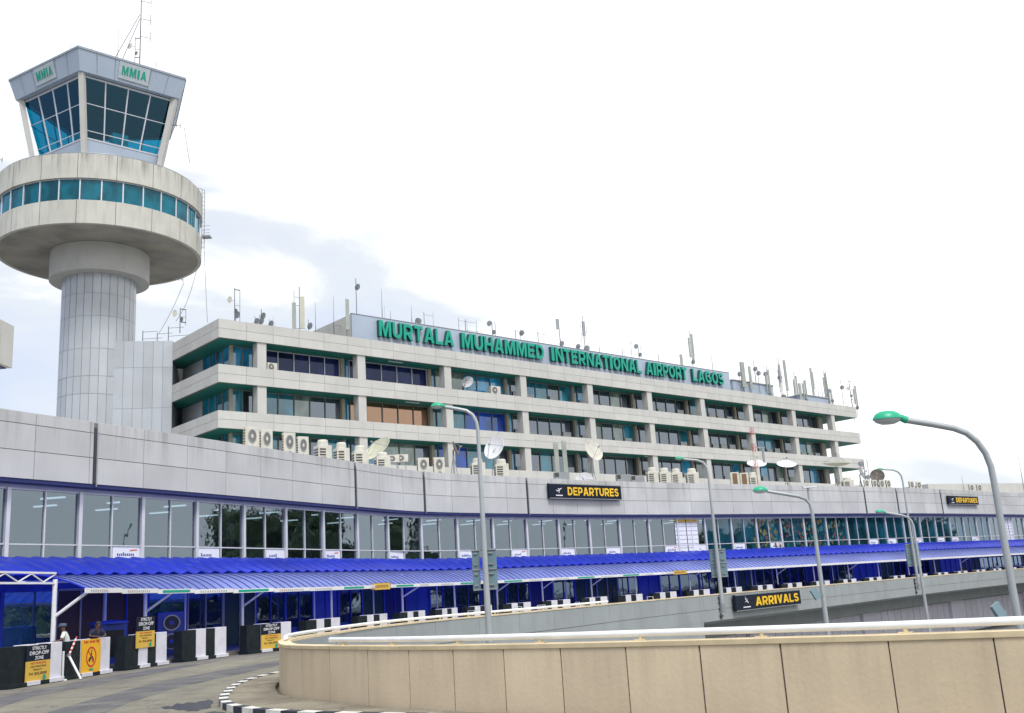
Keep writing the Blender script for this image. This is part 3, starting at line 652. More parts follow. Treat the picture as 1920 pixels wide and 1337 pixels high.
# ground-floor front under the canopy
t = S0; k = 0; rr = random.Random(11)
cover = MB()
b = MB(); b.sweep(W, S0, S1, 3, [(-.35, .16), (-.35, 4.28), (-.6, 4.28), (-.6, .16)]); b.build('ground_floor_wall', M['shopblue'], term)
b = MB(); b.sweep(W, S0, S1, 3, [(.02, 4.3), (.02, 4.6), (-.8, 4.6), (-.8, 4.3)]); b.build('window_sill', M['navy'], term)
kinds = ['shopteal', 'shopbrown', 'shopbrown', 'shopteal', 'shopdark', 'shopgreen', 'shopdark', 'shopdark', 'shopblue', 'shopdark', 'shopgreen', 'royal', 'shopblue']
K0 = W.su(2, -.3, 2, lo=S0)
t = K0-8*2.6; k = -8
while t < S1-4 and k < 95:
    kd = kinds[k] if 0 <= k < len(kinds) else rr.choice(['shopdark', 'shopdark', 'shopblue', 'shopgreen', 'shopblue', 'royal', 'shopdark'])
    mm = M['canopy_seam'] if kd == 'royal' else M[kd]
    p, q = W.P(t+.12, -.33), W.P(t+2.48, -.33)
    b = MB(); z0 = .25 if kd in ('shopbrown', 'shopgreen') else .9
    b.slab(p, q, 0, .05, z0, 3.3); wn = b.build('shop_window' if 'glass' in mm.name else 'shop_panel', mm, term)
    b = MB(); 
    for x in (t+.04, t+1.3, t+2.56):
        if x == t+1.3 and kd == 'shopteal': continue
        c = W.P(x, -.27, 1.75); b.box(c, (.09, .1, 3.2), W.az(x))
    b.slab(W.P(t+.1, -.27), W.P(t+2.5, -.27), -.05, .05, 3.3, 3.4); b.build('shop_frame', M['shopblue'] if rr.random() < .7 else M['steel'], wn)
    t += 2.6; k += 1

# ================================================================== OFFICE BLOCK
C0 = V3((-24.25, 80.0, 0)); A1 = R(48); D1 = V3((math.sin(A1), math.cos(A1), 0)); D2 = V3((-math.cos(A1), math.sin(A1), 0)); NN = -D2
def BP(t, w, z): return C0+D1*t+D2*w+ZU*z
def bbox(mb, t0, t1, w0, w1, z0, z1, m=0):
    mb.box8([BP(t0, w0, z0), BP(t1, w0, z0), BP(t1, w1, z0), BP(t0, w1, z0), BP(t0, w0, z1), BP(t1, w0, z1), BP(t1, w1, z1), BP(t0, w1, z1)], m)
blk = thing('office_block', (0, 105, 0), 'four storey grey concrete office block with green soffits and ribbon windows behind the terminal', 'building')
BL, BD = 101.0, 22.0
LV = [(24.2, 25.81), (20.39, 21.92), (16.57, 18.02), (12.62, 14.15)]
for z0, z1 in LV:
    b = MB(); h = (z1-z0)/2
    for r_ in range(2):
        a, c = z0+r_*h, z0+(r_+1)*h
        t = 0
        while t < BL-.1:
            e_ = min(t+2.51, BL); bbox(b, t+(.012 if t else 0), e_-.012, 0, .1, a+.012, c-(.012 if r_ == 0 else 0)); t = e_
        t = .1
        while t < 11.5: bbox(b, -.0, .1, t+.012, t+1.25-.012, a+.012, c-(.012 if r_ == 0 else 0)); bbox(b, BL-.1, BL, t+.012, t+1.238, a+.012, c-(.012 if r_ == 0 else 0)); t += 1.25
    b.build('balcony_band', M['conc'], blk)
    b = MB(); bbox(b, .06, BL-.06, .06, .3, z0+.02, z1-.05); bbox(b, .06, .3, .3, 11.6, z0+.02, z1-.05); bbox(b, BL-.3, BL-.06, .3, 11.6, z0+.02, z1-.05); b.build('band_backing', M['joint'], blk)
    b = MB(); bbox(b, .31, BL-.31, .31, 12, z0-.0, z0+.08); b.build('soffit', M['green'], blk)
    b = MB(); bbox(b, .31, BL-.31, .31, 12, z1-1.0, z1-.85); b.build('floor_slab', M['conc'], blk)
b = MB(); bbox(b, 2.6, BL-6.3, 2.6, BD, 0, 25.0); b.build('core', M['core'], blk)
colt = [4.0+10.04*i for i in range(10)]
rows = [(21.92, 24.2), (18.02, 20.39), (14.15, 16.57)]
for ri, (z0, z1) in enumerate(rows+[(9.5, 12.62)]):
    for ct in colt:
        b = MB(); bbox(b, ct-.42, ct+.42, .12 if ri < 3 else .3, .95, z0-.5, z1+.03); b.build('column', M['conc'], blk)
PAL = {0: [['bg_blue', 'bg_blue'], ['bg_navy']*5, ['bg_navy']*5, ['bg_grey', 'bg_grey', 'bg_blue', 'bg_blue', 'bg_blue']],
       1: [['bg_teal', 'bg_dark'], ['bg_teal', 'bg_teal', 'bg_grey', 'bg_dark', 'bg_dark'], ['bg_brown']*5, ['bg_teal', 'bg_teal', 'bg_royal', 'bg_royal', 'bg_royal']],
       2: [['bg_teal', 'bg_teal'], ['bg_teal', 'bg_dark', 'bg_teal', 'bg_dark', 'bg_teal'], ['bg_blue', 'bg_blue', 'bg_grey', 'bg_grey', 'bg_dark'], ['bg_royal', 'bg_royal', 'bg_teal', 'bg_teal', 'bg_dark']]}
GN = ['bg_blue', 'bg_teal', 'bg_navy', 'bg_dark', 'bg_grey', 'bg_brown', 'bg_royal']
rr = random.Random(5)
for ri, (z0, z1) in enumerate(rows):
    for bi in range(10):
        if bi == 0: t0, t1, n = 1.9, 3.0, 2; t0, t1 = 2.2, 4.2
        else: t0, t1, n = colt[bi-1]-.1 if bi > 1 else 5.0, colt[bi]-1.15, 5
        if bi == 0: n = 2
        pal = PAL[ri][bi] if bi < 4 else None
        b = MB(); wdt = (t1-t0)/n; zz0, zz1 = z0-.75, z1+.0
        for j in range(n):
            gmn = pal[j] if pal else ('bg_dark' if rr.random() < .72 else rr.choice(['bg_teal', 'bg_blue', 'bg_grey']))
            x0, x1 = t0+j*wdt+.03, t0+(j+1)*wdt-.03; dw = rr.uniform(-.006, .006)
            b.quad(BP(x0, 2.15+dw, zz0), BP(x1, 2.15-dw, zz0), BP(x1, 2.15-dw, zz1), BP(x0, 2.15+dw, zz1), GN.index(gmn))
        wn = b.build('window', [M[g] for g in GN], blk)
        b = MB()
        for j in range(n+1): bbox(b, t0+j*wdt-.04, t0+j*wdt+.04, 2.06, 2.2, zz0, zz1)
        bbox(b, t0, t1, 2.08, 2.18, zz1-.08, zz1); b.build('window_frame', M['mullion'] if (ri, bi) in ((0, 1), (0, 2)) else M['mullion_dark'], wn)
        if bi:   # reveal beyond the panes: beige pilaster then a narrow side light
            b = MB(); bbox(b, t1+.06, t1+.40, 1.85, 2.3, zz0, zz1); b.build('pilaster', M['beigepost'], blk)
            b = MB(); b.quad(BP(t1+.44, 2.17, zz0), BP(colt[bi]-.14, 2.17, zz0), BP(colt[bi]-.14, 2.17, zz1), BP(t1+.44, 2.17, zz1)); b.build('side_light', M['bg_blue'] if bi < 5 else M['bg_dark'], blk)
        if bi > 3:   # pale sheets standing half way up, just in front of the panes
            for j in range(n):
                if rr.random() < .62:
                    x0 = t0+j*wdt+.1+rr.random()*.15; b = MB(); hh = rr.uniform(.9, 1.45); b.quad(BP(x0, 2.03, z0-.4), BP(x0+wdt*.68, 2.03, z0-.4), BP(x0+wdt*.68, 2.03, z0+hh*.75), BP(x0, 2.03, z0+hh*.75)); b.build('pale_sheet', M['pale_sheet'], wn)
    # side windows of the short left face
    b = MB(); wd = 1.32; gm = 'bg_blue' if ri == 0 else 'bg_teal'
    for j in range(4): b.quad(BP(2.15, 2.35+j*wd, z0-.7), BP(2.15, 2.35+j*wd+wd-.08, z0-.7), BP(2.15, 2.35+j*wd+wd-.08, z1), BP(2.15, 2.35+j*wd, z1))
    wn = b.build('window', M[gm], blk)
    b = MB()
    for j in range(5): bbox(b, 2.08, 2.22, 2.27+j*wd, 2.35+j*wd, z0-.7, z1)
    b.build('window_frame', M['mullion_dark'], wn)
    b = MB(); bbox(b, 2.0, 2.25, 2.0, 2.25, z0-.7, z1); b.build('corner_post', M['beigepost'], blk)
    b = MB(); bbox(b, 2.1, 2.55, 7.66, 12, z0-.7, z1); b.build('side_wall', M['shaft'], blk)
    # end bay to the right of the last column
    b = MB(); bbox(b, BL-7.0, BL-6.28, 2.1, 12, z0-.7, z1); b.build('end_wall', M['conc'], blk)
# lowest visible floor
b = MB()
for bi in range(1, 10):
    t0, t1 = colt[bi-1]+.55, colt[bi]-.6
    for j in range(6):
        wdt = (t1-t0)/6; gmn = rr.choice(['bg_blue', 'bg_teal', 'bg_dark', 'bg_dark']) if bi < 4 else 'bg_dark'
        b.quad(BP(t0+j*wdt+.04, 1.52, 9.5), BP(t0+(j+1)*wdt-.04, 1.52, 9.5), BP(t0+(j+1)*wdt-.04, 1.52, 12.6), BP(t0+j*wdt+.04, 1.52, 12.6), GN.index(gmn))
b.build('window', [M[g] for g in GN], blk)
b = MB(); bbox(b, .2, BL, -.1, .2, 8, 10.9); b.build('plinth', M['conc'], blk)
# lit tubes on the green soffits
for t_, lv in [(17.5, 0), (19.3, 1), (53, 2)]:
    b = MB(); bbox(b, t_, t_+1.6, .7, .8, LV[lv][0]-.07, LV[lv][0]-.01); b.build('soffit_lamp', M['white'], blk)
# penthouse carrying the sign
b = MB(); bbox(b, 13.68, 71.7, 1.0, 1.2, 24.9, 28.4); b.build('sign_wall', M['signwall'], blk)
b = MB(); bbox(b, 13.68, 13.9, 1.21, 16, 24.9, 28.38); bbox(b, 13.9, 71.7, 1.21, 16, 24.9, 28.3); b.build('penthouse', M['conc'], blk)
b = MB(); bbox(b, 13.66, 71.72, .96, 1.24, 28.401, 28.46); b.build('sign_wall_coping', M['steel'], blk)
sgn = thing('rooftop_sign', BP(13.68, 1.0, 26.4), 'large green raised letters naming the airport on the blue grey rooftop wall', 'sign')
def tu(u, z, w=.95):
    c = C0+D2*w; r_ = ray(u, 660); n2 = NN
    # intersect view plane with facade plane at height z, walk v to match z
    lo, hi = 500, 900
    for _ in range(40):
        v = (lo+hi)/2; r_ = ray(u, v); k_ = n2.dot(c-V3((0, 0, EYE)))/n2.dot(r_); p = r_*k_+V3((0, 0, EYE))
        if p.z > z: lo = v
        else: hi = v
    return (p-c).dot(D1)
for wd, u0, u1 in [('MURTALA', 707, 847), ('MUHAMMED', 862, 1016), ('INTERNATIONAL', 1030, 1199), ('AIRPORT', 1208, 1284), ('LAGOS', 1295, 1353)]:
    a, c = tu(u0, 27.3), tu(u1, 27.3); gap = .16; tot = sum(LW[x] for x in wd)+gap*(len(wd)-1); k_ = (c-a)/tot; x = a
    for chh in wd:
        b = MB(); glyph(b, chh, BP(0, .99, 0), D1, ZU, NN, x, x+LW[chh]*k_, 26.5, 28.08, .40, 0, 1); x += (LW[chh]+gap)*k_
        b.build('letter', [M['letter'], M['letterside']], sgn)
# link block between tower and office block
lk = thing('link_block', (-33, 88, 0), 'plain grey vertically panelled block joining the round tower to the office block', 'building')
q0 = BP(0, 9.3, 0); q1 = V3((q0.x-4.9, q0.y-1.0, 0)); dn = (q1-q0).normalized(); back = V3((dn.y, -dn.x, 0)); 
if back.y < 0: back = -back
b = MB(); b.box8([q0+ZU*z for z in ()] or [q1+back*.06, q0+back*.06, q0+back*8, q1+back*8, q1+back*.06+ZU*26.0, q0+back*.06+ZU*26.0, q0+back*8+ZU*26.0, q1+back*8+ZU*26.0]); b.build('block_wall', M['joint2'], lk)
b = MB(); zz = [0, 8, 13, 16.6, 19.9, 23.6, 26.05]; L_ = (q1-q0).length; K = 6
for z0, z1 in zip(zz[:-1], zz[1:]):
    for j in range(K):
        a, c = q0+dn*(L_*j/K+.015), q0+dn*(L_*(j+1)/K-.015)
        b.box8([c+ZU*(z0+.02), a+ZU*(z0+.02), a+back*.055+ZU*(z0+.02), c+back*.055+ZU*(z0+.02), c+ZU*z1, a+ZU*z1, a+back*.055+ZU*z1, c+back*.055+ZU*z1])
b.build('cladding', M['shaft'], lk)
# ================================================================== CONTROL TOWER
TC = V3((-37.75, 88.0, 0))
tw = thing('control_tower', (TC.x, TC.y, 0), 'tall round control tower with a glazed drum and an angular glass cab', 'tower')
b = MB(); jz = [0, 8, 13, 17.5, 21.2, 22.8, 25.3, 28.3, 30.4, 32.4]
NS = 28
for z0, z1 in zip(jz[:-1], jz[1:]):
    for j in range(NS):
        a0, a1 = 2*math.pi*(j+.03)/NS, 2*math.pi*(j+.97)/NS; r_ = 3.20
        b.add([TC+V3((r_*math.cos(a), r_*math.sin(a), z)) for z in (z0+.025, z1-.005) for a in (a0, a1)], [(0, 1, 3, 2)])
b.build('shaft_cladding', M['shaft'], tw)
b = MB(); b.lathe(TC, [(3.14, 0), (3.14, 32.5)], 48); b.build('shaft', M['joint2'], tw, True)
b = MB(); b.lathe(TC, [(3.1, 32.3), (4.32, 32.3), (4.32, 34.9)], 64); b.build('collar', M['conc'], tw, True)
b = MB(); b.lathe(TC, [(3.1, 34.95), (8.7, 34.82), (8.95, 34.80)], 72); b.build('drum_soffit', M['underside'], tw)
def ringwall(mb, r0, r1, z0, z1, n, g=.00035):
    for j in range(n):
        a0, a1 = 2*math.pi*(j/n+g), 2*math.pi*((j+1)/n-g)
        mb.lathe(TC, [(r1, z0), (r0, z0), (r0, z1), (r1, z1), (r1, z0)], 5, a0, a1)
b = MB(); ringwall(b, 8.98, 8.65, 34.8, 36.9, 18); b.build('lower_ring', M['towerconc'], tw)
b = MB(); ringwall(b, 9.05, 8.65, 38.9, 41.15, 18); b.build('upper_ring', M['towerconc'], tw)
b = MB(); b.lathe(TC, [(8.8, 34.9), (8.8, 36.8)], 72); b.lathe(TC, [(8.85, 39.0), (8.85, 41.0)], 72); b.build('ring_backing', M['joint'], tw)
b = MB(); b.lathe(TC, [(4.4, 36.7), (8.7, 36.7)], 60); b.lathe(TC, [(0, 41.0), (8.8, 41.0)], 60); b.lathe(TC, [(4.4, 39.1), (8.7, 39.1)], 60); b.build('drum_floor', M['conc'], tw)
b = MB(); b.lathe(TC, [(6.2, 34.9), (6.2, 41.0)], 40); b.build('drum_core', M['white'], tw, True)
NW = 32
for j in range(NW):
    a0, a1 = 2*math.pi*j/NW, 2*math.pi*(j+1)/NW
    if math.sin((a0+a1)/2) > .35: continue           # the far side is never seen; plain wall there
    p, q = TC+V3((8.78*math.cos(a0), 8.78*math.sin(a0), 0)), TC+V3((8.78*math.cos(a1), 8.78*math.sin(a1), 0))
    b = MB(); b.quad(p+ZU*36.9, q+ZU*36.9, q+ZU*38.9, p+ZU*38.9); wn = b.build('drum_window', M['ringglass'], tw)
    b = MB(); b.box((TC.x+8.80*math.cos(a0), TC.y+8.80*math.sin(a0), 37.9), (.14, .10, 2.0), a0); d_ = (q-p).normalized()
    b.slab(p+d_*.05, q-d_*.05, -.05, .07, 36.9, 36.97); b.slab(p+d_*.05, q-d_*.05, -.05, .07, 38.83, 38.9); b.build('window_frame', M['mullion'], wn)
b = MB(); b.lathe(TC, [(8.7, 36.9), (8.7, 38.9)], 24, math.asin(.30), math.pi-math.asin(.30)); b.build('rear_wall', M['towerconc'], tw)
# cab: five-sided, flaring upwards
CA = R(90)-R(173.65)     # math angle of the corner towards the camera
def pent(Rr, z, k): a = CA+2*math.pi*k/5; return TC+V3((Rr*math.cos(a), Rr*math.sin(a), z))
def ringquads(mb, r0, z0, r1, z1, m=0):
    for k in range(5): mb.quad(pent(r0, z0, k), pent(r0, z0, k+1), pent(r1, z1, k+1), pent(r1, z1, k), m)
def cap(mb, r0, z0): mb.add([pent(r0, z0, k) for k in range(5)], [(0, 1, 2, 3, 4)])
b = MB(); ringquads(b, 7.83, 49.75, 8.55, 51.8); ringquads(b, 7.83, 49.75, 6.9, 49.76); ringquads(b, 8.55, 51.8, 8.3, 51.82); b.build('roof_fascia', M['signwall'], tw)
b = MB(); cap(b, 8.35, 51.75); b.build('roof', M['conc'], tw)
b = MB()
for k in range(5):
    for i in range(1, 6):
        f = i/6; a = pent(7.85, 49.8, k).lerp(pent(7.85, 49.8, k+1), f); c = pent(8.57, 51.75, k).lerp(pent(8.57, 51.75, k+1), f); b.cyl(a, c, .025, .025, 4)
    b.cyl(pent(8.53, 51.62, k), pent(8.53, 51.62, k+1), .035, .035, 4)
b.build('fascia_joint', M['steel'], tw)
b = MB(); cap(b, 7.2, 49.7); b.build('cab_ceiling', M['cabceil'], tw)
b = MB(); cap(b, 5.6, 44.2); b.build('cab_floor', M['intfloor'], tw)
b = MB(); ringquads(b, 5.15, 41.0, 5.72, 44.28); b.build('cab_apron', M['signwall'], tw)
b = MB(); ringquads(b, 5.78, 44.28, 5.5, 44.29); ringquads(b, 5.74, 44.15, 5.78, 44.28); b.build('cab_sill', M['mullion'], tw)
GR0, GR1, GZ0, GZ1 = 5.55, 7.10, 44.25, 49.75
for k in (0, 1, 2, 3, 4):
    b = MB(); ringq = [pent(GR0, GZ0, k), pent(GR0, GZ0, k+1), pent(GR1, GZ1, k+1), pent(GR1, GZ1, k)]
    for i in range(4):
        f0, f1 = i/4+.004, (i+1)/4-.004
        b.quad(ringq[0].lerp(ringq[1], f0), ringq[0].lerp(ringq[1], f1), ringq[3].lerp(ringq[2], f1), ringq[3].lerp(ringq[2], f0))
    wn = b.build('cab_window', M['cabglass'], tw)
    b = MB()
    for i in range(1, 4):
        f = i/4; b.cyl(ringq[0].lerp(ringq[1], f), ringq[3].lerp(ringq[2], f), .09 if k in (4,) else .07, None, 6)
    for h in (.13, .56):
        b.cyl(ringq[0].lerp(ringq[3], h), ringq[1].lerp(ringq[2], h), .045, None, 6)
    b.cyl(ringq[3]+ZU*-.12, ringq[2]+ZU*-.12, .1, None, 6)
    b.build('window_frame', M['mullion'], wn)
for k in range(5):
    b = MB(); a, c = pent(5.75, 41.2, k), pent(7.6, 49.75, k); tdir = (pent(1, 0, k)-pent(0, 0, k)).normalized(); sd_ = tdir.cross(ZU)
    b.box8([a-tdir*.40+sd_*.28, a-tdir*.40-sd_*.28, a-sd_*.19, a+sd_*.19, c-tdir*.5+sd_*.30, c-tdir*.5-sd_*.30, c-sd_*.21, c+sd_*.21]); b.build('corner_pier', M['conc'], tw)
# furniture in the cab
b = MB(); b.box((TC.x+2.6, TC.y-3.0, 44.9), (1.4, .9, 1.3), .7); b.box((TC.x-.5, TC.y-4.2, 44.8), (1.0, .7, 1.1), .2); b.build('control_desk', M['offwhite'], tw)
# name boards
for k, u0, u1 in ((0, 222, 281), (4, 65, 103)):
    c0, c1, c2, c3 = pent(7.9, 49.75, k), pent(7.9, 49.75, k+1), pent(8.62, 51.8, k+1), pent(8.62, 51.8, k)
    best = []
    for uu in (u0, u1): best.append(min((abs(proj(((c0.lerp(c1, f/400)).lerp(c3.lerp(c2, f/400), .5)))[0]-uu), f/400) for f in range(401))[1])
    f0, f1 = min(best), max(best)
    o_ = c0.lerp(c1, f0 if k == 0 else f0); 
    dxv = (c1-c0).normalized()
    upv = ((c3.lerp(c2, .5))-(c0.lerp(c1, .5))).normalized(); upv = (upv-dxv*upv.dot(dxv)).normalized()
    nzv = dxv.cross(upv)
    wd_ = (c1-c0).length*(f1-f0); hh = (c3-c0).length
    o_ = c0.lerp(c1, f0)+upv*.28+nzv*.03
    b = MB(); b.box8([o_, o_+dxv*wd_, o_+dxv*wd_-nzv*.06, o_-nzv*.06, o_+upv*1.55, o_+upv*1.55+dxv*wd_, o_+upv*1.55+dxv*wd_-nzv*.06, o_+upv*1.55-nzv*.06])
    bo = b.build('name_board', M['header2'], tw)
    b = MB(); bold_text(b, 'MMIA', o_+nzv*.002, dxv, upv, nzv, wd_*.1, wd_*.9, .38, 1.2, .03, .3); b.build('lettering', M['letter'], bo)
# gallery handrail on the drum
b = MB(); pts = [TC+V3((8.9*math.cos(a), 8.9*math.sin(a), 41.28)) for a in [2*math.pi*i/96 for i in range(97)]]; b.tube(pts, .03, 6)
b.build('handrail', M['steel'], tw)
# maintenance ladder bracket on the right of the drum
lx = at(381, 400, 88.5)
b = MB(); 
for dx in (-.12, .12): b.cyl((lx.x+dx, lx.y, 35.2), (lx.x+dx, lx.y, 41.2), .035, None, 6)
for i in range(14): b.cyl((lx.x-.12, lx.y, 35.4+i*.42), (lx.x+.12, lx.y, 35.4+i*.42), .02, None, 5)
b.box((lx.x+.35, lx.y, 36.4), (.8, .7, .15)); 
for z in (36.7, 37.0, 37.4): b.cyl((lx.x+.1, lx.y-.3, z), (lx.x+.75, lx.y-.3, z), .02, None, 5)
b.cyl((lx.x, lx.y, 41.2), (lx.x-.5, lx.y, 41.4), .03, None, 5)
b.build('access_ladder', M['steel'], tw)

# ================================================================== NEIGHBOURING BUILDINGS
nb = thing('neighbouring_block', (-40, 50, 0), 'grey slab edge of another building jutting in at the left, blue underneath', 'building')
zt, zb = at(25, 612, 50).z, at(22, 690, 50).z; xr = at(24, 650, 50).x
b = MB()
for i in range(8): b.box((xr-3, 49.4-i*1.3, (zt+zb)/2), (6, 1.27, zt-zb))
b.build('slab_edge', M['conc'], nb)
b = MB(); b.box((xr-3.1, 44.8, zb-.03), (5.7, 10.2, .05)); b.build('soffit', M['bluesoffit'], nb)
b = MB(); b.box((xr-5.6, 45, zb/2), (1.4, 7, zb-.1)); b.build('block_wall', M['conc'], nb)
fb = thing('far_pier_building', (90, 175, 0), 'low grey building with dark window strips beyond the right end of the terminal', 'building')
a, c = at(1735, 905, 150), at(2020, 897, 150); z1 = at(1800, 904, 150).z; a.z = c.z = 0; c += V3((0, 12, 0)); 
b = MB(); b.slab(a, c, -14, 0, 0, z1-1.7); b.build('block_wall', M['core'], fb)
b = MB(); b.slab(a, c, -14, .4, z1-1.55, z1); b.build('roof_slab', M['conc'], fb)
b = MB(); b.slab(a, c, .02, .1, z1-3.2, z1-1.75); b.build('window_strip', M['bg_dark'], fb)
# ================================================================== CANOPY
ws0 = min((abs(W.P(s*.5).y-50), s*.5) for s in range(int(W.L*2)))[1]
BP_ = Path([(-18.6, 22), (-17.5, 27), (-17, 31), (-16.5, 35), (-16, 39.2), (-15.25, 42.9), (-14, 46.3)]+[tuple(W.P(ws0+3+i*6, 5.2)[:2]) for i in range(int((S1-ws0-6)/6))])
wmap = []
_s = 0.0; ws = 0
while _s < BP_.L:
    p = BP_.P(_s); best = (1e9, 0)
    q = max(0, ws-4)
    while q < min(ws+9, W.L-.1) if ws else q < W.L-.1:
        d_ = (W.P(q)-p).length
        if d_ < best[0]: best = (d_, q)
        q += .25
    ws = best[1]; wmap.append(ws); _s += .5
for _ in range(6): wmap = [wmap[0]]+[(wmap[i-1]+wmap[i]+wmap[i+1])/3 for i in range(1, len(wmap)-1)]+[wmap[-1]]
def wm(s): i = min(int(s/.5), len(wmap)-2); f = s/.5-i; return wmap[i]*(1-f)+wmap[i+1]*f
SE0 = BP_.su(157, .35, 3); 
SE1 = BP_.L-3
def ze(s): return 3.0-.22*min(1, max(0, (s-SE0)/14))
def cx(s, f, z): a, e_ = W.P(wm(s), 0), BP_.P(s, .35); p = a.lerp(e_, f); return V3((p.x, p.y, z))
cano = thing('entrance_canopy', (-12, 55, 0), 'long blue translucent sheet canopy on white posts along the departures kerb', 'canopy')
KS = [0, 41, 83, 200, 1e9]
bk = MB(); s = 3.0; st = .15; prof = [(.0, 4.72), (.13, 4.60), (.26, 4.38), (.39, 4.08), (.50, 3.86)]; K = len(prof); i = 0; vs = []
while s < SE1:
    amp = .065*math.cos(2*math.pi*s/.9)
    for f, z in prof: vs.append(cx(s, f, z+amp))
    s += st; i += 1
bk.add(vs, [(a*K+k, (a+1)*K+k, (a+1)*K+k+1, a*K+k+1) for a in range(i-1) for k in range(K-1)])
bk.build('rear_roof_sheet', M['canopy_back'], cano, True)
def fz(s, f): z0 = 3.80; z1 = ze(s)+.10; g = (f-.46)/.54; return z0-(z0-z1)*g**2.1
fr_ = MB(); s = SE0; i = 0; vs = []; F_ = [.46, .55, .64, .73, .82, .91, 1.0]; K = len(F_)
while s < SE1:
    for f in F_: vs.append(cx(s, f, fz(s, f)))
    s += .5; i += 1
fr_.add(vs, [(a*K+k, (a+1)*K+k, (a+1)*K+k+1, a*K+k+1) for a in range(i-1) for k in range(K-1)])
fr_.build('front_roof_sheet', M['canopy_front'], cano, True)
sm = MB(); s = SE0+.02; 
while s < SE1-.5:
    for k in range(K-1):
        a, c = F_[k], F_[k+1]
        sm.add([cx(s, a, fz(s, a)+.02), cx(s+.055, a, fz(s, a)+.02), cx(s+.055, c, fz(s, c)+.02), cx(s, c, fz(s, c)+.02), cx(s, a, fz(s, a)), cx(s+.055, a, fz(s, a)), cx(s+.055, c, fz(s, c)), cx(s, c, fz(s, c))], [(0, 1, 2, 3), (0, 3, 7, 4), (1, 2, 6, 5)])
    s += .55
so = sm.build('sheet_seam', M['canopy_seam'], cano)
# fascia boards, printed strips
s = SE0; i = 0; rr = random.Random(3)
while s < SE1-.5 and i < 60:
    e_ = min(s+2.6, SE1-.4); b = MB(); z = ze(s)
    q = [cx(s+.01, 1, 0), cx(e_-.01, 1, 0)]
    b.slab(q[0], q[1], .01, .05, z-.07, z+.11); fo = b.build('fascia_board', M['white'], cano)
    if i < 22:
        d_ = (q[1]-q[0]).normalized(); n_ = V3((d_.y, -d_.x, 0)); o_ = q[0]+n_*.055; o_.z = z-.04; kd = i % 5; b = MB()
        if kd in (2, 4): b.quad(o_+d_*.3, o_+d_*2.2, o_+d_*2.2+ZU*.11, o_+d_*.3+ZU*.11, 0)
        else:
            for j in range(rr.randint(7, 12)): x = .35+j*.15; b.quad(o_+d_*x, o_+d_*(x+.09), o_+d_*(x+.09)+ZU*.09, o_+d_*x+ZU*.09, 1 if rr.random() < .8 else 2)
        b.build('printed_strip', [M['letter'], M['printgrey'], M['printpink']], fo)
    s = e_; i += 1
# posts, braces
PU = [(103, 1, .085), (272, 1, .075), (456, 1, .07), (623, 0, .06), (755, 1, .07), (853, 0, .06), (932, 1, .07), (1015, 1, .065), (1107, 1, .065), (1190, 0, .06), (1292, 1, .06), (1378, 0, .06), (1457, 1, .06), (1525, 0, .06), (1590, 1, .06), (1646, 0, .06), (1702, 0, .06), (1752, 0, .06), (1800, 1, .06), (1845, 0, .06), (1893, 0, .06)]
for u, br, r_ in PU:
    s = BP_.su(u, -.9, 2.2, lo=3); a = BP_.P(s, -.9, .0); b = MB(); b.cyl(a, V3((a.x, a.y, 3.50)), r_, None, 12); po = b.build('post', M['white'], cano, True)
    b = MB(); b.box((a.x, a.y, .02), (.35, .35, .03), BP_.az(s)); b.build('base_plate', M['steel'], po)
    if br: b = MB(); c = BP_.P(s+.3, .25, ze(s)+.02); b.cyl((a.x, a.y, 2.15), c, r_*.7, None, 8); b.build('brace', M['white'], cano, True)
for u in (200, 350, 590, 700, 820, 1060, 1240, 1410, 1560):
    s = BP_.su(u, -3.2, 2.2, lo=3); a = BP_.P(s, -3.2, .15); b = MB(); b.cyl(a, V3((a.x, a.y, 3.9)), .05, None, 8); b.build('post', M['white'], cano, True)
b = MB(); s = SE0
b.tube([cx(s_, .55, 3.52) for s_ in [SE0-.2+i*1.5 for i in range(int((SE1-SE0)/1.5))]], .05, 6); b.build('ridge_beam', M['white'], cano, True)
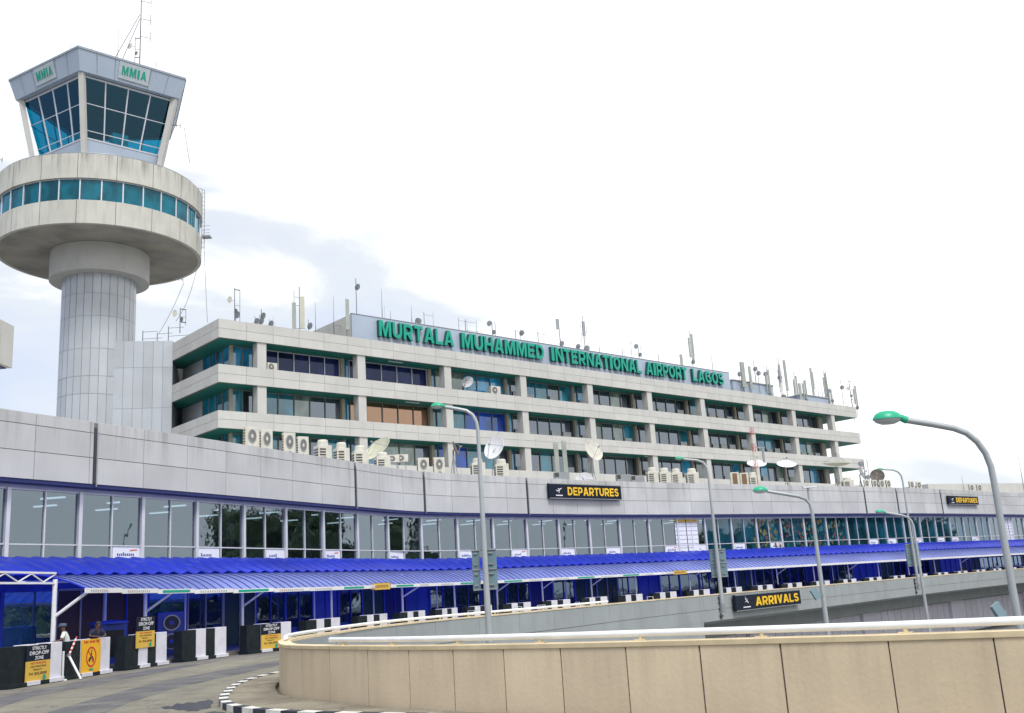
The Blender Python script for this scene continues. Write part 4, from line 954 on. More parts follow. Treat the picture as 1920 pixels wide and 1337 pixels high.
# lattice girder at the open left end
s1 = BP_.su(104, -.9, 3.6, lo=3); s0_ = s1-9; b = MB()
for z in (3.72, 3.36): b.slab(BP_.P(s0_, -.9), BP_.P(s1, -.9), -.04, .04, z-.035, z+.035)
n_ = 12
for i in range(n_):
    a, c = BP_.P(s0_+(s1-s0_)*i/n_, -.9, 3.40 if i % 2 else 3.68), BP_.P(s0_+(s1-s0_)*(i+1)/n_, -.9, 3.68 if i % 2 else 3.40); b.cyl(a, c, .025, None, 6)
b.build('lattice_girder', M['white'], cano)
b = MB(); b.tube([cx(SE0+.03, f, fz(SE0, f)+.02) for f in F_], .035, 6); b.build('end_rib', M['canopy_back'], cano)
for u0, u1, v0, v1 in ((692, 728, 1093, 1107), (1259, 1285, 1070, 1078)):
    s = BP_.su((u0+u1)/2, .5, 2.9, lo=3); c = BP_.P(s, .55, 0); Y = c.y; p, q = at(u0, (v0+v1)/2, Y), at(u1, (v0+v1)/2, Y); wd = (q-p).length*1.05; z = ze(s)+.02; h = abs(at(u0, v0, Y).z-at(u0, v1, Y).z)*.95
    az = R(12); t_ = thing('hanging_sign', (c.x, c.y, z-h/2), 'small yellow sign board on the canopy edge '+('with a black end, nearer the tower' if u0 < 800 else 'farther along towards the bridge'), 'sign')
    d_ = V3((math.cos(az), math.sin(az), 0)); n_ = V3((d_.y, -d_.x, 0))
    b = MB(); b.box((c.x, c.y, z), (wd, .22, h), az); b.build('sign_box', M['signdark'], t_)
    b = MB(); o_ = V3((c.x, c.y, z))-d_*wd/2+n_*.115; b.quad(o_+d_*.04-ZU*h*.45, o_+d_*(wd-.02)-ZU*h*.45, o_+d_*(wd-.02)+ZU*h*.45, o_+d_*.04+ZU*h*.45); b.build('sign_face', M['yellow'], t_)
    b = MB(); 
    for j in range(11): x = wd*(.1+.073*j); b.quad(o_+n_*.004+d_*x-ZU*h*.2, o_+n_*.004+d_*(x+wd*.045)-ZU*h*.2, o_+n_*.004+d_*(x+wd*.045)+ZU*h*.2, o_+n_*.004+d_*x+ZU*h*.2)
    b.build('lettering', M['brown'], t_)

# ================================================================== BARRIERS
br0 = proto('concrete_barrier', '', 'barrier', 'black and white painted concrete barriers along the kerb')
b = MB(); b.box((1.45, 0, .655), (2.88, .46, 1.27)); b.box((1.45, -.02, .07), (2.94, .62, .13)); b.build('barrier_body', M['blockb'], br0, bevel=.012)
for x0, x1 in ((.88, 1.5), (2.12, 2.88)):
    b = MB(); b.box(((x0+x1)/2, -.005, .68), (x1-x0, .50, 1.27)); b.box(((x0+x1)/2, -.03, .085), (x1-x0+.06, .68, .14)); b.build('white_pier', M['blockw'], br0, bevel=.012)
BU = [(4, 'barrier at the far left edge, largely covered by a drop-off zone sign'), (112, 'barrier behind the bent red and white pole, carrying an orange sign'), (225, 'barrier below the raised drop-off sign, near the second canopy post'),
      (333, 'plain black and white barrier without any sign, nearest the tower side of the beige wall'), (456, 'barrier with a drop-off sign just left of the beige wall end'), (568, 'black and white barrier just behind the curved end of the beige wall'),
      (665, 'black and white barrier below and left of the small yellow canopy sign'), (742, 'black and white barrier just right of the small yellow canopy sign')]
bs = [(BP_.su(u, 0, .6, lo=3), l) for u, l in BU]
last = bs[-1][0]
lm = ['past the small yellow canopy sign', 'past the lamp post with the wide sign boxes', 'past the second lamp post with sign boxes']
sb1, sb2 = BP_.su(925, 0, .6), BP_.su(1355, 0, .6)
cnt = [0, 0, 0]; s = last+4.15
while s < SE1-4:
    z_ = 0 if s < sb1 else 1 if s < sb2 else 2
    if cnt[z_] < 12:
        bs.append((s, ORD[cnt[z_]]+' black and white barrier '+lm[z_])); cnt[z_] += 1
    else: bs.append((s, 'small distant black and white barrier at the far right end of the row'))
    s += 4.15
BF = {}
for i, (s, l) in enumerate(bs):
    p = BP_.P(s, 0, .002); q = BP_.P(s+2.9, 0, 0); az = math.atan2(q.y-p.y, q.x-p.x)
    if i == 0 or i > 0: place(br0, p, az, l)
    BF[i] = (p, V3((math.cos(az), math.sin(az), 0)), V3((math.sin(az), -math.cos(az), 0)))
# red and white plastic crowd barriers in some gaps
cb = proto('plastic_barrier', '', 'plastic barrier', 'blue plastic crowd barriers in the gaps')
b = MB()
for z in (.25, .62, 1.05): b.box((.5, 0, z), (1.0, .07, .09))
for j in range(6): b.box((.05+j*.18, 0, .62), (.05, .05, .86))
for x in (.15, .85): b.box((x, 0, .1), (.1, .5, .1))
b.build('barrier_frame', M['shopblue'], cb)
for x in (.3, .7): b = MB(); b.box((x, -.04, .84), (.2, .04, .3)); b.build('reflector', M['red'], cb)
for x in (.1, .5, .9): b = MB(); b.box((x, -.04, .84), (.16, .038, .28)); b.build('reflector', M['white'], cb)
gl_ = ['third', 'fourth', 'fifth', 'sixth', 'seventh', 'eighth', 'tenth', 'twelfth']
for n_, i in enumerate((3, 4, 5, 6, 7, 8, 10, 12)):
    p, d_, n2 = BF[i]; q = p+d_*3.0-n2*.9; place(cb, (q.x, q.y, .03), math.atan2(d_.y, d_.x), ['blue plastic barrier with red reflectors beside the plain barrier without a sign', 'blue plastic barrier with red reflectors at the tip of the beige wall', 'blue plastic barrier right of the barrier behind the beige wall end', 'blue plastic barrier under the small yellow canopy sign', 'blue plastic barrier just right of the small yellow canopy sign', 'blue plastic barrier left of the lamp post with wide sign boxes', 'blue plastic barrier behind the lamp post with wide sign boxes', 'blue plastic barrier well right of the lamp post with wide sign boxes'][n_])
# signs on the barriers
def drop_sign(i, x0, x1, zlo, zmid, zhi, label):
    p, d_, n_ = BF[i]; o_ = p+n_*.30; o_.z = 0; t_ = thing('drop_off_sign', (o_+d_*x0+ZU*zlo), label, 'sign')
    def pl(za, zb, m, nm, tk=.03):
        b = MB(); b.box8([o_+d_*x0-n_*.0+ZU*za, o_+d_*x1+ZU*za, o_+d_*x1-n_*tk+ZU*za, o_+d_*x0-n_*tk+ZU*za, o_+d_*x0+ZU*zb, o_+d_*x1+ZU*zb, o_+d_*x1-n_*tk+ZU*zb, o_+d_*x0-n_*tk+ZU*zb]); return b.build(nm, m, t_)
    bt, tp = pl(zlo, zmid-.002, M['yellow'], 'lower_board'), pl(zmid, zhi, M['signdark'], 'upper_board')
    w_ = x1-x0; h1 = zhi-zmid; h0 = zmid-zlo
    def tx(s_, a, c, za, zb, m, par): b = MB(); fit_text(b, s_, o_+n_*.004+d_*x0, d_, ZU, n_, w_*a, w_*c, za, zb, offset=.022); b.build('lettering', m, par)
    tx('STRICTLY', .22, .82, zmid+h1*.70, zmid+h1*.92, M['white'], tp); tx('DROP-OFF', .12, .92, zmid+h1*.38, zmid+h1*.62, M['white'], tp); tx('ZONE', .34, .70, zmid+h1*.08, zmid+h1*.30, M['white'], tp)
    tx('NO PARKING', .18, .82, zlo+h0*.84, zlo+h0*.94, M['red'], bt); tx('NO WAITING', .18, .82, zlo+h0*.68, zlo+h0*.78, M['black'], bt); tx('PENALTY', .30, .66, zlo+h0*.54, zlo+h0*.62, M['black'], bt); tx('N 50,000', .14, .86, zlo+h0*.30, zlo+h0*.46, M['black'], bt)
    b = MB(); c = o_+n_*.005+d_*(x0+w_*.76)+ZU*(zlo+h0*.16); b.add([c+d_*.1*math.cos(a*math.pi/6)+ZU*.09*math.sin(a*math.pi/6) for a in range(12)], [tuple(range(12))]); b.build('emblem', M['letter'], bt)
    return t_
drop_sign(0, .80, 2.14, .12, .78, 1.28, 'drop-off zone notice in navy and yellow on the barrier at the left edge')
drop_sign(2, .62, 1.9, .78, 1.42, 1.98, 'drop-off zone notice in navy and yellow raised above its barrier by the second post')
drop_sign(4, .86, 2.14, .16, .80, 1.30, 'drop-off zone notice in navy and yellow next to the beige wall end')
p, d_, n_ = BF[1]; o_ = p+n_*.30; t_ = thing('prohibition_sign', o_+d_*.9, 'orange notice with a red prohibition ring on the barrier beside the guard', 'sign')
def ql(za, zb, x0, x1, m, nm, par=t_, lift=0):
    b = MB(); a = o_+n_*lift; b.box8([a+d_*x0+ZU*za, a+d_*x1+ZU*za, a+d_*x1-n_*.02+ZU*za, a+d_*x0-n_*.02+ZU*za, a+d_*x0+ZU*zb, a+d_*x1+ZU*zb, a+d_*x1-n_*.02+ZU*zb, a+d_*x0-n_*.02+ZU*zb]); return b.build(nm, m, par)
bd = ql(.13, 1.3, .86, 2.14, M['orange'], 'sign_board')
b = MB(); K = 28; c = o_+n_*.006+d_*1.5+ZU*.68
b.add([c+d_*(rx*math.cos(2*math.pi*i/K))+ZU*(rz*math.sin(2*math.pi*i/K)) for i in range(K) for rx, rz in ((.34, .36), (.28, .30))], [(2*i, 2*((i+1) % K), 2*((i+1) % K)+1, 2*i+1) for i in range(K)])
b.quad(c-d_*.22+ZU*.24-d_*.03, c-d_*.22+ZU*.24+d_*.03, c+d_*.22-ZU*.24+d_*.03, c+d_*.22-ZU*.24-d_*.03); b.build('prohibition_ring', M['red'], bd)
b = MB(); c2 = c-n_*.003       # motorcycle and rider pictogram
for dx in (-.11, .11): b.add([c2+d_*(dx+.07*math.cos(a*math.pi/5))+ZU*(-.10+.07*math.sin(a*math.pi/5)) for a in range(10)], [tuple(range(10))])
b.add([c2+d_*x+ZU*z for x, z in ((-.14, -.06), (.13, -.08), (.12, .02), (.03, .04), (.06, .14), (-.02, .16), (-.06, .02))], [tuple(range(7))])
b.add([c2+d_*(.02+.04*math.cos(a*math.pi/4))+ZU*(.21+.04*math.sin(a*math.pi/4)) for a in range(8)], [tuple(range(8))]); b.build('pictogram', M['black'], bd)
b = MB(); [b.quad(o_+n_*.006+d_*x+ZU*1.17, o_+n_*.006+d_*(x+.07)+ZU*1.17, o_+n_*.006+d_*(x+.07)+ZU*1.25, o_+n_*.006+d_*x+ZU*1.25) for x in (1.0, 1.1, 1.2, 1.36, 1.46, 1.56, 1.66, 1.82, 1.92)]; b.build('lettering', M['red'], bd)
b = MB(); c2 = o_+n_*.006+d_*1.5+ZU*.24; b.quad(c2-d_*.14-ZU*.04, c2+d_*.14-ZU*.04, c2+d_*.14+ZU*.04, c2-d_*.14+ZU*.04); b.build('emblem', M['letter'], bd)
# bent striped pole leaning on the barrier
t_ = thing('striped_pole', p+d_*.3+n_*.6, 'bent red and white striped boom pole leaning against the barrier in front of the guard', 'pole')
Yp = (p+n_*.75).y; a, c, e_ = at(144, 1194, Yp+.4), at(129, 1229, Yp+.1), at(152, 1274, Yp-.2); e_.z = max(e_.z, .02); b = MB(); K = 9
for i in range(K): b.cyl(a.lerp(c, i/K), a.lerp(c, (i+1)/K), .035, None, 8, m=i % 2)
b.build('upper_arm', [M['red'], M['white']], t_)
b = MB(); b.cyl(c, e_, .04, None, 8); b.build('lower_arm', M['white'], t_); b = MB(); b.cyl(c+V3((0, -.05, 0)), c+V3((0, .05, 0)), .06, None, 8); b.build('hinge', M['steel'], t_)
pp = at(118, 1240, Yp); t_ = thing('marker_post', (pp.x, pp.y, 0), 'thin white marker post on a flat foot just left of the striped pole', 'post')
b = MB(); b.cyl((pp.x, pp.y, .02), (pp.x, pp.y, .98), .045, None, 10); b.build('shaft', M['white'], t_); b = MB(); b.cyl((pp.x, pp.y, 0), (pp.x, pp.y, .05), .17, .15, 14); b.build('foot', M['white'], t_)

# ================================================================== LAMP POSTS
def lamp(Y, foot, low, curve, head, hl, r0, r1, label, grp, z_foot=None, extra=None):
    x = at(low[0], low[1], Y); cv = [at(u, v, Y) for u, v in curve]; hd = at(head[0], head[1], Y)
    x0 = cv[0].x; base = V3((x0, Y, z_foot)); t_ = thing('street_lamp', base, label, 'street lamp', grp)
    b = MB(); pts = [base, V3((x0, Y, (z_foot+cv[0].z)/2))]+cv; K = len(pts); b.tube(pts, [r0, (r0+r1)/2]+[r1]*(K-2), 12); b.build('pole', M['pole'], t_, True)
    b = MB(); b.cyl(base, base+ZU*.06, r0*2.2, None, 12); b.cyl(base+ZU*.06, base+ZU*.5, r0*1.25, r0*1.2, 12); b.build('base_flange', M['steel'], t_)
    l = hl/FPX*Y; dr = (hd-cv[-1]); dr.z = 0; dr.normalize(); ang = math.atan2(dr.y, dr.x); Mx = Matrix.Rotation(ang, 3, 'Z') @ Matrix.Diagonal((1.0, .62, 1.0))
    b = MB(); b.lathe(hd, [(l, 0), (l*.97, l*.12), (l*.8, l*.36), (l*.5, l*.52), (.001, l*.58)], 20, M=Mx); b.cyl(hd-dr*l*.75+ZU*l*.12, cv[-1], l*.22, r1*1.25, 10); lh = b.build('lamp_head', M['greenlamp'], t_, True)
    b = MB(); b.lathe(hd, [(l*.95, -.004), (l*.8, -l*.2), (l*.45, -l*.34), (.001, -l*.38)], 20, M=Mx); b.build('lens', M['lens'], lh, True)
    return t_
G1, G2 = 'tall street lamps standing in the lower road', 'street lamps fixed to the bridge parapet'
big = lamp(24, None, (1880, 1000), [(1864, 905), (1858, 875), (1848, 850), (1832, 828), (1812, 812), (1788, 803), (1750, 796), (1700, 788)], (1664, 786), 28, .125, .075, 'largest street lamp at the right, green hood on a long curved arm', G1, -5.5)
mid = lamp(42, None, (1535, 1050), [(1522, 955), (1519, 945), (1511, 936), (1498, 931), (1475, 927), (1438, 921)], (1425, 920), 14, .13, .07, 'middle street lamp with a green hood and a white flat lamp above it', G1, -5.5)
c = at(1519, 948, 42); e_ = at(1515, 915, 42); b = MB(); b.cyl(c, e_, .05, None, 8); b.build('upper_stub', M['pole'], mid)
b = MB(); b.box((e_.x+.05, 42, e_.z+.03), (.55, .25, .06), 0); b.build('flat_lamp', M['white'], mid)
far_ = lamp(63, None, (1722, 1080), [(1713, 988), (1709, 977), (1702, 970), (1690, 966), (1660, 961)], (1649, 960), 8, .13, .07, 'smaller street lamp left of the largest one, green hood over the blue canopy', G1, -5.5)
l1 = lamp(37.5, None, (905, 1050), [(896, 806), (893, 791), (886, 778), (874, 770), (858, 767), (834, 763)], (820, 762), 13, .13, .07, 'street lamp with wide grey sign boxes, in front of the terminal centre', G2, -.2)
l2 = lamp(57, None, (1340, 1050), [(1328, 888), (1325, 876), (1318, 867), (1306, 863), (1282, 861)], (1273, 860), 7.5, .12, .07, 'street lamp with sign boxes left of the arrivals sign', G2, .2)
l5 = lamp(84, None, (1702, 1000), [(1693, 905), (1690, 892), (1684, 885), (1674, 881), (1655, 880)], (1649, 880), 4.5, .12, .07, 'most distant street lamp, its tiny green hood above the terminal roof', G2, .2)
# sign boxes on the poles
def boxes(Y, u0, u1, v0, v1, up, label):
    z1, z0 = at(up, v0, Y).z, at(up, v1, Y).z; xa, xb = at(u0, (v0+v1)/2, Y).x, at(u1, (v0+v1)/2, Y).x; xm = at(up, (v0+v1)/2, Y).x
    t_ = thing('sign_box_rack', (xm, Y, z0), label, 'sign box'); g = .12; hz = (z1-z0)/2
    for a, c in ((xa, xm-.10), (xm+.10, xb)):
        for j in range(2):
            b = MB(); b.box(((a+c)/2, Y+.0, z0+hz*(j+.5)), (c-a, .22, hz-.03)); bx = b.build('sign_box', M['tealbox'], t_, bevel=.01)
            b = MB()
            for zz in (.25, .78): b.box(((a+c)/2, Y-.14, z0+hz*(j+zz)), ((c-a)*.42, .06, .06))
            b.build('bracket', M['steel'], bx)
    for zz in (.02, .5, .97): b = MB(); b.box(((xa+xb)/2, Y-.13, z0+(z1-z0)*zz), (xb-xa, .04, .05)); b.build('crossbar', M['steel'], t_)
boxes(37.9, 886, 932, 1029, 1107, 905, 'large grey teal sign box rack on the lamp post before the terminal centre')
boxes(57.4, 1332, 1362, 1029, 1083, 1345, 'grey teal sign box rack on the lamp post left of the arrivals sign')
boxes(84.4, 1699, 1724, 1019, 1062, 1713, 'small grey teal sign box rack on the distant lamp post at right')
for (u, v, Y, lab, w_) in ((1529, 1113, 41.6, 'tilted blue grey floodlight on the middle street lamp pole', .42), (1872, 1146, 23.6, 'tilted blue grey floodlight beside the largest street lamp pole', .36)):
    c = at(u, v, Y); t_ = thing('floodlight', c, lab, 'floodlight'); b = MB(); d_ = V3((.45, 0, -.9)).normalized(); n_ = V3((.45, -.85, .25)).normalized(); s_ = d_.cross(n_).normalized(); n_ = s_.cross(d_)
    q = [c+d_*i*w_/2+s_*j*w_*.42 for i, j in ((-1, -1), (1, -1), (1, 1), (-1, 1))]; b.box8([x-n_*.04 for x in q]+[x+n_*.04 for x in q]); b.build('housing', M['tealbox'], t_)
    b = MB(); b.cyl(c+d_*w_*.3, V3((at(u+14, v, Y+.3).x, Y+.3, c.z-.05)), .02, None, 6); b.build('bracket', M['steel'], t_)
# conduit boxes on the bridge side
for u in (1350, 1716):
    s = FP.su(u, .1, .6); c = FP.P(s, .1, 0); t_ = thing('cable_conduit', c, 'dark cable conduit clamped to the bridge side below the '+('lamp left of the arrivals sign' if u < 1500 else 'most distant street lamp'), 'conduit')
    b = MB(); b.cyl((c.x, c.y, -.35), (c.x, c.y, 1.05), .045, None, 6); b.build('pipe', M['dark'], t_)
    for z in (-.2, .25, .6, .9): b = MB(); b.box((c.x, c.y, z), (.32, .16, .12), FP.az(s)); b.build('clamp', M['dark'], t_)

# ================================================================== DEPARTURES / ARRIVALS SIGNS
def plane_icon(mb, o_, d_, up, s_, ang, m=0):
    ca, sa = math.cos(ang), math.sin(ang)
    def T(x, y): return o_+d_*((x*ca-y*sa)*s_)+up*((x*sa+y*ca)*s_)
    mb.add([T(x, y) for x, y in ((-.5, -.05), (.42, -.05), (.55, .02), (.45, .08), (-.42, .08), (-.58, .06))], [tuple(range(6))], m)
    mb.add([T(x, y) for x, y in ((.12, .0), (-.08, .0), (-.38, -.36), (-.28, -.36))], [(0, 1, 2, 3)], m)
    mb.add([T(x, y) for x, y in ((.12, .08), (-.05, .08), (-.25, .32), (-.16, .32))], [(0, 1, 2, 3)], m)
    mb.add([T(x, y) for x, y in ((-.42, .05), (-.55, .05), (-.66, .28), (-.58, .28))], [(0, 1, 2, 3)], m)
def big_sign(path, u0, u1, z0, z1, off, word, ang, label, xt=.24):
    a, c = path.su(u0, off, z0, lo=S0 if path is W else 0), path.su(u1, off, z0, lo=S0 if path is W else 0); p, q = path.P(a, off, 0), path.P(c, off, 0); d_ = (q-p).normalized(); n_ = V3((d_.y, -d_.x, 0)); wd = (q-p).length; h = z1-z0
    t_ = thing('terminal_sign', p+ZU*z0, label, 'sign')
    b = MB(); b.slab(p, q, -.22, 0, z0, z1); b.build('sign_box', M['signdark'], t_, bevel=.015)
    b = MB(); b.slab(p+d_*.02, q-d_*.02, -.2, .02, z1-.05, z1+.012); b.slab(p+d_*.02, q-d_*.02, -.2, .02, z0-.012, z0+.04); b.build('edge_trim', M['steel'], t_)
    o_ = p+n_*.012+ZU*z0
    b = MB(); bold_text(b, word, o_, d_, ZU, n_, wd*xt, wd*.955, h*.22, h*.78, .03, .17); b.build('lettering', M['signyel'], t_)
    b = MB(); plane_icon(b, o_+d_*wd*xt*.56+ZU*h*.58, d_, ZU, h*.48, ang); b.quad(o_+d_*wd*xt*.35+ZU*h*.17, o_+d_*wd*xt*.72+ZU*h*.17, o_+d_*wd*xt*.72+ZU*h*.24, o_+d_*wd*xt*.35+ZU*h*.24); b.build('aeroplane_symbol', M['white'], t_)
    for f in (.2, .8):
        b = MB(); x = p+d_*wd*f-n_*.1; b.cyl(x+ZU*z1, x+ZU*(z1+.22), .025, None, 6); b.build('hanger', M['steel'], t_)
big_sign(W, 1032, 1165, 9.30, 10.52, .34, 'DEPARTURES', .45, 'large dark departures sign with yellow letters on the terminal centre')
big_sign(W, 1780, 1836, 9.15, 10.20, .34, 'DEPARTURES', .45, 'smaller looking departures sign at the far right of the terminal')
big_sign(FP, 1381, 1503, -.02, .98, .40, 'ARRIVALS', -.6, 'dark arrivals sign with yellow letters on the bridge side', .28)

# ================================================================== ROOF PLANT ON THE TERMINAL
ac1 = proto('air_conditioner', '', 'air conditioner', 'outdoor air conditioning units on the terminal roof')    # two-fan unit, local front = -y
b = MB(); b.box((0, 0, .85), (.95, .38, 1.5)); b.build('casing', M['offwhite'], ac1, bevel=.015)
for z in (.5, 1.2):
    b = MB(); b.lathe((0, -.2, z), [(.30, .0), (.30, .03), (.25, .03), (.25, .01)], 20, M=Matrix.Rotation(math.pi/2, 3, 'X')); b.build('fan_ring', M['steel'], ac1)
    b = MB(); b.cyl((0, -.197, z), (0, -.2, z), .26, None, 18); 
    b.build('fan_grille', M['fan'], ac1)
    b = MB(); b.cyl((0, -.205, z), (0, -.225, z), .085, None, 10)
    b.build('fan_hub', M['offwhite'], ac1)
b = MB()
for i in range(11): b.box((-.48, 0, .25+i*.12), (.02, .28, .07))
b.build('side_louvre', M['brown'], ac1)
b = MB(); 
for x in (-.35, .35): b.box((x, 0, .05), (.08, .42, .1))
b.build('foot', M['dark'], ac1)
b = MB(); b.tube([(.47, .05, .4), (.56, .08, .38), (.6, .12, .2), (.58, .3, .03), (.5, 1.0, .03)], .025, 6); b.build('pipe', M['dark'], ac1)
ac2 = proto('rooftop_unit', '', 'air conditioner', 'cream box shaped cooling units on the terminal roof')
b = MB(); b.box((0, 0, .6), (1.1, .9, 1.1)); b.build('casing', M['offwhite'], ac2, bevel=.02)
b = MB(); b.lathe((0, 0, 1.15), [(.42, 0), (.40, .18), (.34, .24), (.30, .2)], 20); b.build('fan_hood', M['offwhite'], ac2)
b = MB()
for i in range(8): b.box((-.555, 0, .22+i*.11), (.02, .7, .06)); b.box((-.2, -.455, .22+i*.11), (.5, .02, .06))
b.build('louvre', M['dark'], ac2)
b = MB(); b.tube([(.55, -.2, .3), (.64, -.22, .28), (.68, -.2, .12), (.66, .1, .03), (.6, 1.0, .03)], .025, 6); b.build('pipe', M['dark'], ac2)
ac3 = proto('split_air_conditioner', '', 'air conditioner', 'small split air conditioning units on the terminal roof')
b = MB(); b.box((0, 0, .35), (.85, .32, .6)); b.build('casing', M['offwhite'], ac3, bevel=.012)
b = MB(); b.cyl((-.1, -.163, .35), (-.1, -.172, .35), .24, None, 18); b.build('fan_grille', M['fan'], ac3)
b = MB(); b.cyl((-.1, -.173, .35), (-.1, -.19, .35), .07, None, 10); b.build('fan_hub', M['offwhite'], ac3)
ac4 = proto('coil_unit', '', 'air conditioner', 'cream cooling units with brown coil grilles')
b = MB(); b.box((0, 0, .65), (1.1, .8, 1.3)); b.build('casing', M['offwhite'], ac4, bevel=.02)
b = MB(); b.box((-.02, -.405, .68), (.62, .02, 1.1)); b.build('coil_grille', M['brown'], ac4)
def roofitem(pr, u, vtop, wpx, pw, ph, off, label, dz=0, rzx=0):
    s = W.su(u, off, 11, lo=S0); p = W.P(s, off, 10.352); d_ = W.az(s); top = at(u, vtop, p.y); h = max(.3, top.z-10.35); wm_ = wpx/FPX*p.y
    f = max(.5, min(1.9, wm_/pw)); rj = random.Random(u); return place(pr, p, d_+rzx+rj.uniform(-.16, .16), label, (f*rj.uniform(.94, 1.04), f, h/ph))
RZ = -.55
for u, v, wd, l in [(471, 801, 27, 'tall two-fan air conditioner, leftmost on the terminal roof'), (500, 806, 23, 'tall two-fan air conditioner, second from the left on the roof'), (540, 812, 24, 'tall two-fan air conditioner, third from the left on the roof'), (569, 819, 21, 'tall two-fan air conditioner just left of the box shaped units'),
                 (793, 859, 22, 'two-fan unit right of the big cream dish, left one of the pair'), (824, 858, 21, 'two-fan unit right of the big cream dish, right one of the pair'),
                 (1627, 899, 10, 'far two-fan unit behind the small mast, first of four'), (1640, 900, 10, 'far two-fan unit behind the small mast, second of four'), (1654, 900, 10, 'far two-fan unit behind the small mast, third of four'), (1667, 900, 10, 'far two-fan unit behind the small mast, last of four'),
                 (1711, 902, 10, 'far two-fan unit right of the most distant lamp, left of its pair'), (1724, 903, 10, 'far two-fan unit right of the most distant lamp, right of its pair'), (1823, 908, 10, 'far two-fan unit above the right departures sign, left of its pair'), (1838, 908, 10, 'far two-fan unit above the right departures sign, right of its pair')]:
    roofitem(ac1, u, v, wd, .97, 1.6, -2.2, l, rzx=RZ)
for u, v, wd, l in [(607, 827, 26, 'cream box cooling unit right of the tall two-fan units'), (641, 832, 26, 'cream box cooling unit left of the one with a dark grille'), (676, 838, 26, 'cream box cooling unit with dark grille above the wall joint'), (718, 850, 26, 'cream box cooling unit in front of the big cream dish'),
                 (898, 861, 26, 'cream box cooling unit behind the central lamp post'), (940, 863, 25, 'cream box cooling unit under the round white dish'),
                 (1225, 878, 20, 'first of four cream cooling units right of the departures sign'), (1248, 879, 20, 'second of four cream cooling units right of the departures sign'), (1271, 880, 20, 'third of four cream cooling units right of the departures sign'), (1299, 880, 21, 'fourth of four cream cooling units right of the departures sign'),
                 (1415, 887, 18, 'cream cooling unit at the foot of the red lattice mast'), (1590, 896, 19, 'cream cooling unit below the right end of the office block')]:
    roofitem(ac2, u, v, wd, 1.08, 1.35, -2.4, l, rzx=RZ)
for u, v, wd, l in [(1378, 886, 17, 'cream unit with brown coil left of the red lattice mast'), (1396, 887, 16, 'cream unit with brown coil just beside the red lattice mast')]:
    roofitem(ac4, u, v, wd, 1.15, 1.3, -2.4, l, rzx=RZ)
for u, v, wd, l in [(739, 853, 11, 'small split unit just right of the big cream dish'), (757, 852, 15, 'small split unit against the blue windows right of the big dish')]:
    s = W.su(u, -7, 11, lo=S0); p = W.P(s, -7, 0); zt_ = at(u, v, p.y).z; place(ac3, (p.x, p.y, zt_-.66), W.az(s)+RZ, l, (1.15, 1, 1))
    t_ = thing('unit_stand', (p.x, p.y, 10.35), 'steel stand under the '+('left' if u < 750 else 'right')+' small split unit', 'stand'); b = MB()
    for dx in (-.3, .3): b.cyl((p.x+dx, p.y, 10.35), (p.x+dx, p.y, zt_-.62), .03, None, 5)
    b.box((p.x, p.y, zt_-.64), (.9, .35, .03)); b.build('frame', M['steel'], t_)
# long grey vents
for u, v, wd, l in [(1054, 886, 28, 'low grey roof vent left of the white half dish'), (1170, 890, 26, 'low grey roof vent, left of two before the cream units'), (1196, 892, 24, 'low grey roof vent, right of two before the cream units')]:
    s = W.su(u, -1.6, 11, lo=S0); p = W.P(s, -1.6, 0); zt_ = at(u, v, p.y).z; t_ = thing('roof_vent', (p.x, p.y, 10.35), l, 'vent', 'low grey vents on the terminal roof')
    wm_ = wd/FPX*p.y; b = MB(); b.box((p.x, p.y, (10.36+zt_)/2), (wm_, .6, zt_-10.36), W.az(s)+RZ); b.build('casing', M['steel'], t_)
    az = W.az(s)+RZ; dx_ = V3((math.cos(az), math.sin(az), 0)); b = MB(); c = p-dx_*wm_*.36; b.box((c.x, c.y, zt_-.22), (wm_*.26, .63, .36), az); b.build('dark_end', M['dark'], t_)

# ================================================================== DISHES
def dish(c, rad, aim, base, label, m='white', depth=.22, grp='satellite dishes on the terminal roof', rib=False):
    aim = V3(aim).normalized(); Q = aim.to_track_quat('Z', 'Y').to_matrix(); t_ = thing('satellite_dish', base, label, 'satellite dish', grp)
    b = MB(); pr = [(rad*f, rad*depth*f*f*1.0) for f in (0.02, .2, .4, .6, .8, 1)]; pr2 = [(r_, z-.03) for r_, z in pr[::-1]]
    b.lathe(c, pr+[(rad*1.01, pr[-1][1]-.015)]+pr2, 28, M=Q); dd = b.build('reflector', M[m], t_, True)
    b = MB(); f = c+aim*rad*.85
    for a in (0, 2.09, 4.19): b.cyl(c+Q @ V3((rad*.95*math.cos(a), rad*.95*math.sin(a), rad*depth)), f, .02, None, 5)
    b.cyl(f-aim*.1, f+aim*.12, .06*max(1, rad), None, 8); b.build('feed', M['steel'], dd)
    b = MB(); b.cyl(base, (base[0], base[1], c.z-rad*.25), .07, None, 8); b.cyl((base[0], base[1], c.z-rad*.25), c-aim*.05, .06, None, 8)
    for a in (.5, 2.6, 4.7): b.cyl(V3(base)+V3((math.cos(a)*.5, math.sin(a)*.5, 0)), (base[0], base[1], max(base[2]+.4, c.z-rad*.7)), .03, None, 5)
    b.build('mount', M['steel'], t_)
def rdish(u, v, rpx, aim, off, label, **k):
    s = W.su(u, off, 12, lo=S0); p = W.P(s, off, 0); c = at(u, v, p.y); dish(c, rpx/FPX*p.y, aim, (p.x, p.y, 10.352), label, **k)
rdish(712, 846, 29, (-.50, -.58, .64), -3.4, 'big cream satellite dish tilted to the sky, left of the brown mesh dish', m='cream', depth=.30)
rdish(929, 841, 23, (-.55, -.72, .32), -3.4, 'round white satellite dish right of the central lamp post', m='white')
rdish(852, 842, 15, (.93, -.1, .3), -3.2, 'brown mesh satellite dish edge-on beside the central lamp post', m='mesh_dish')
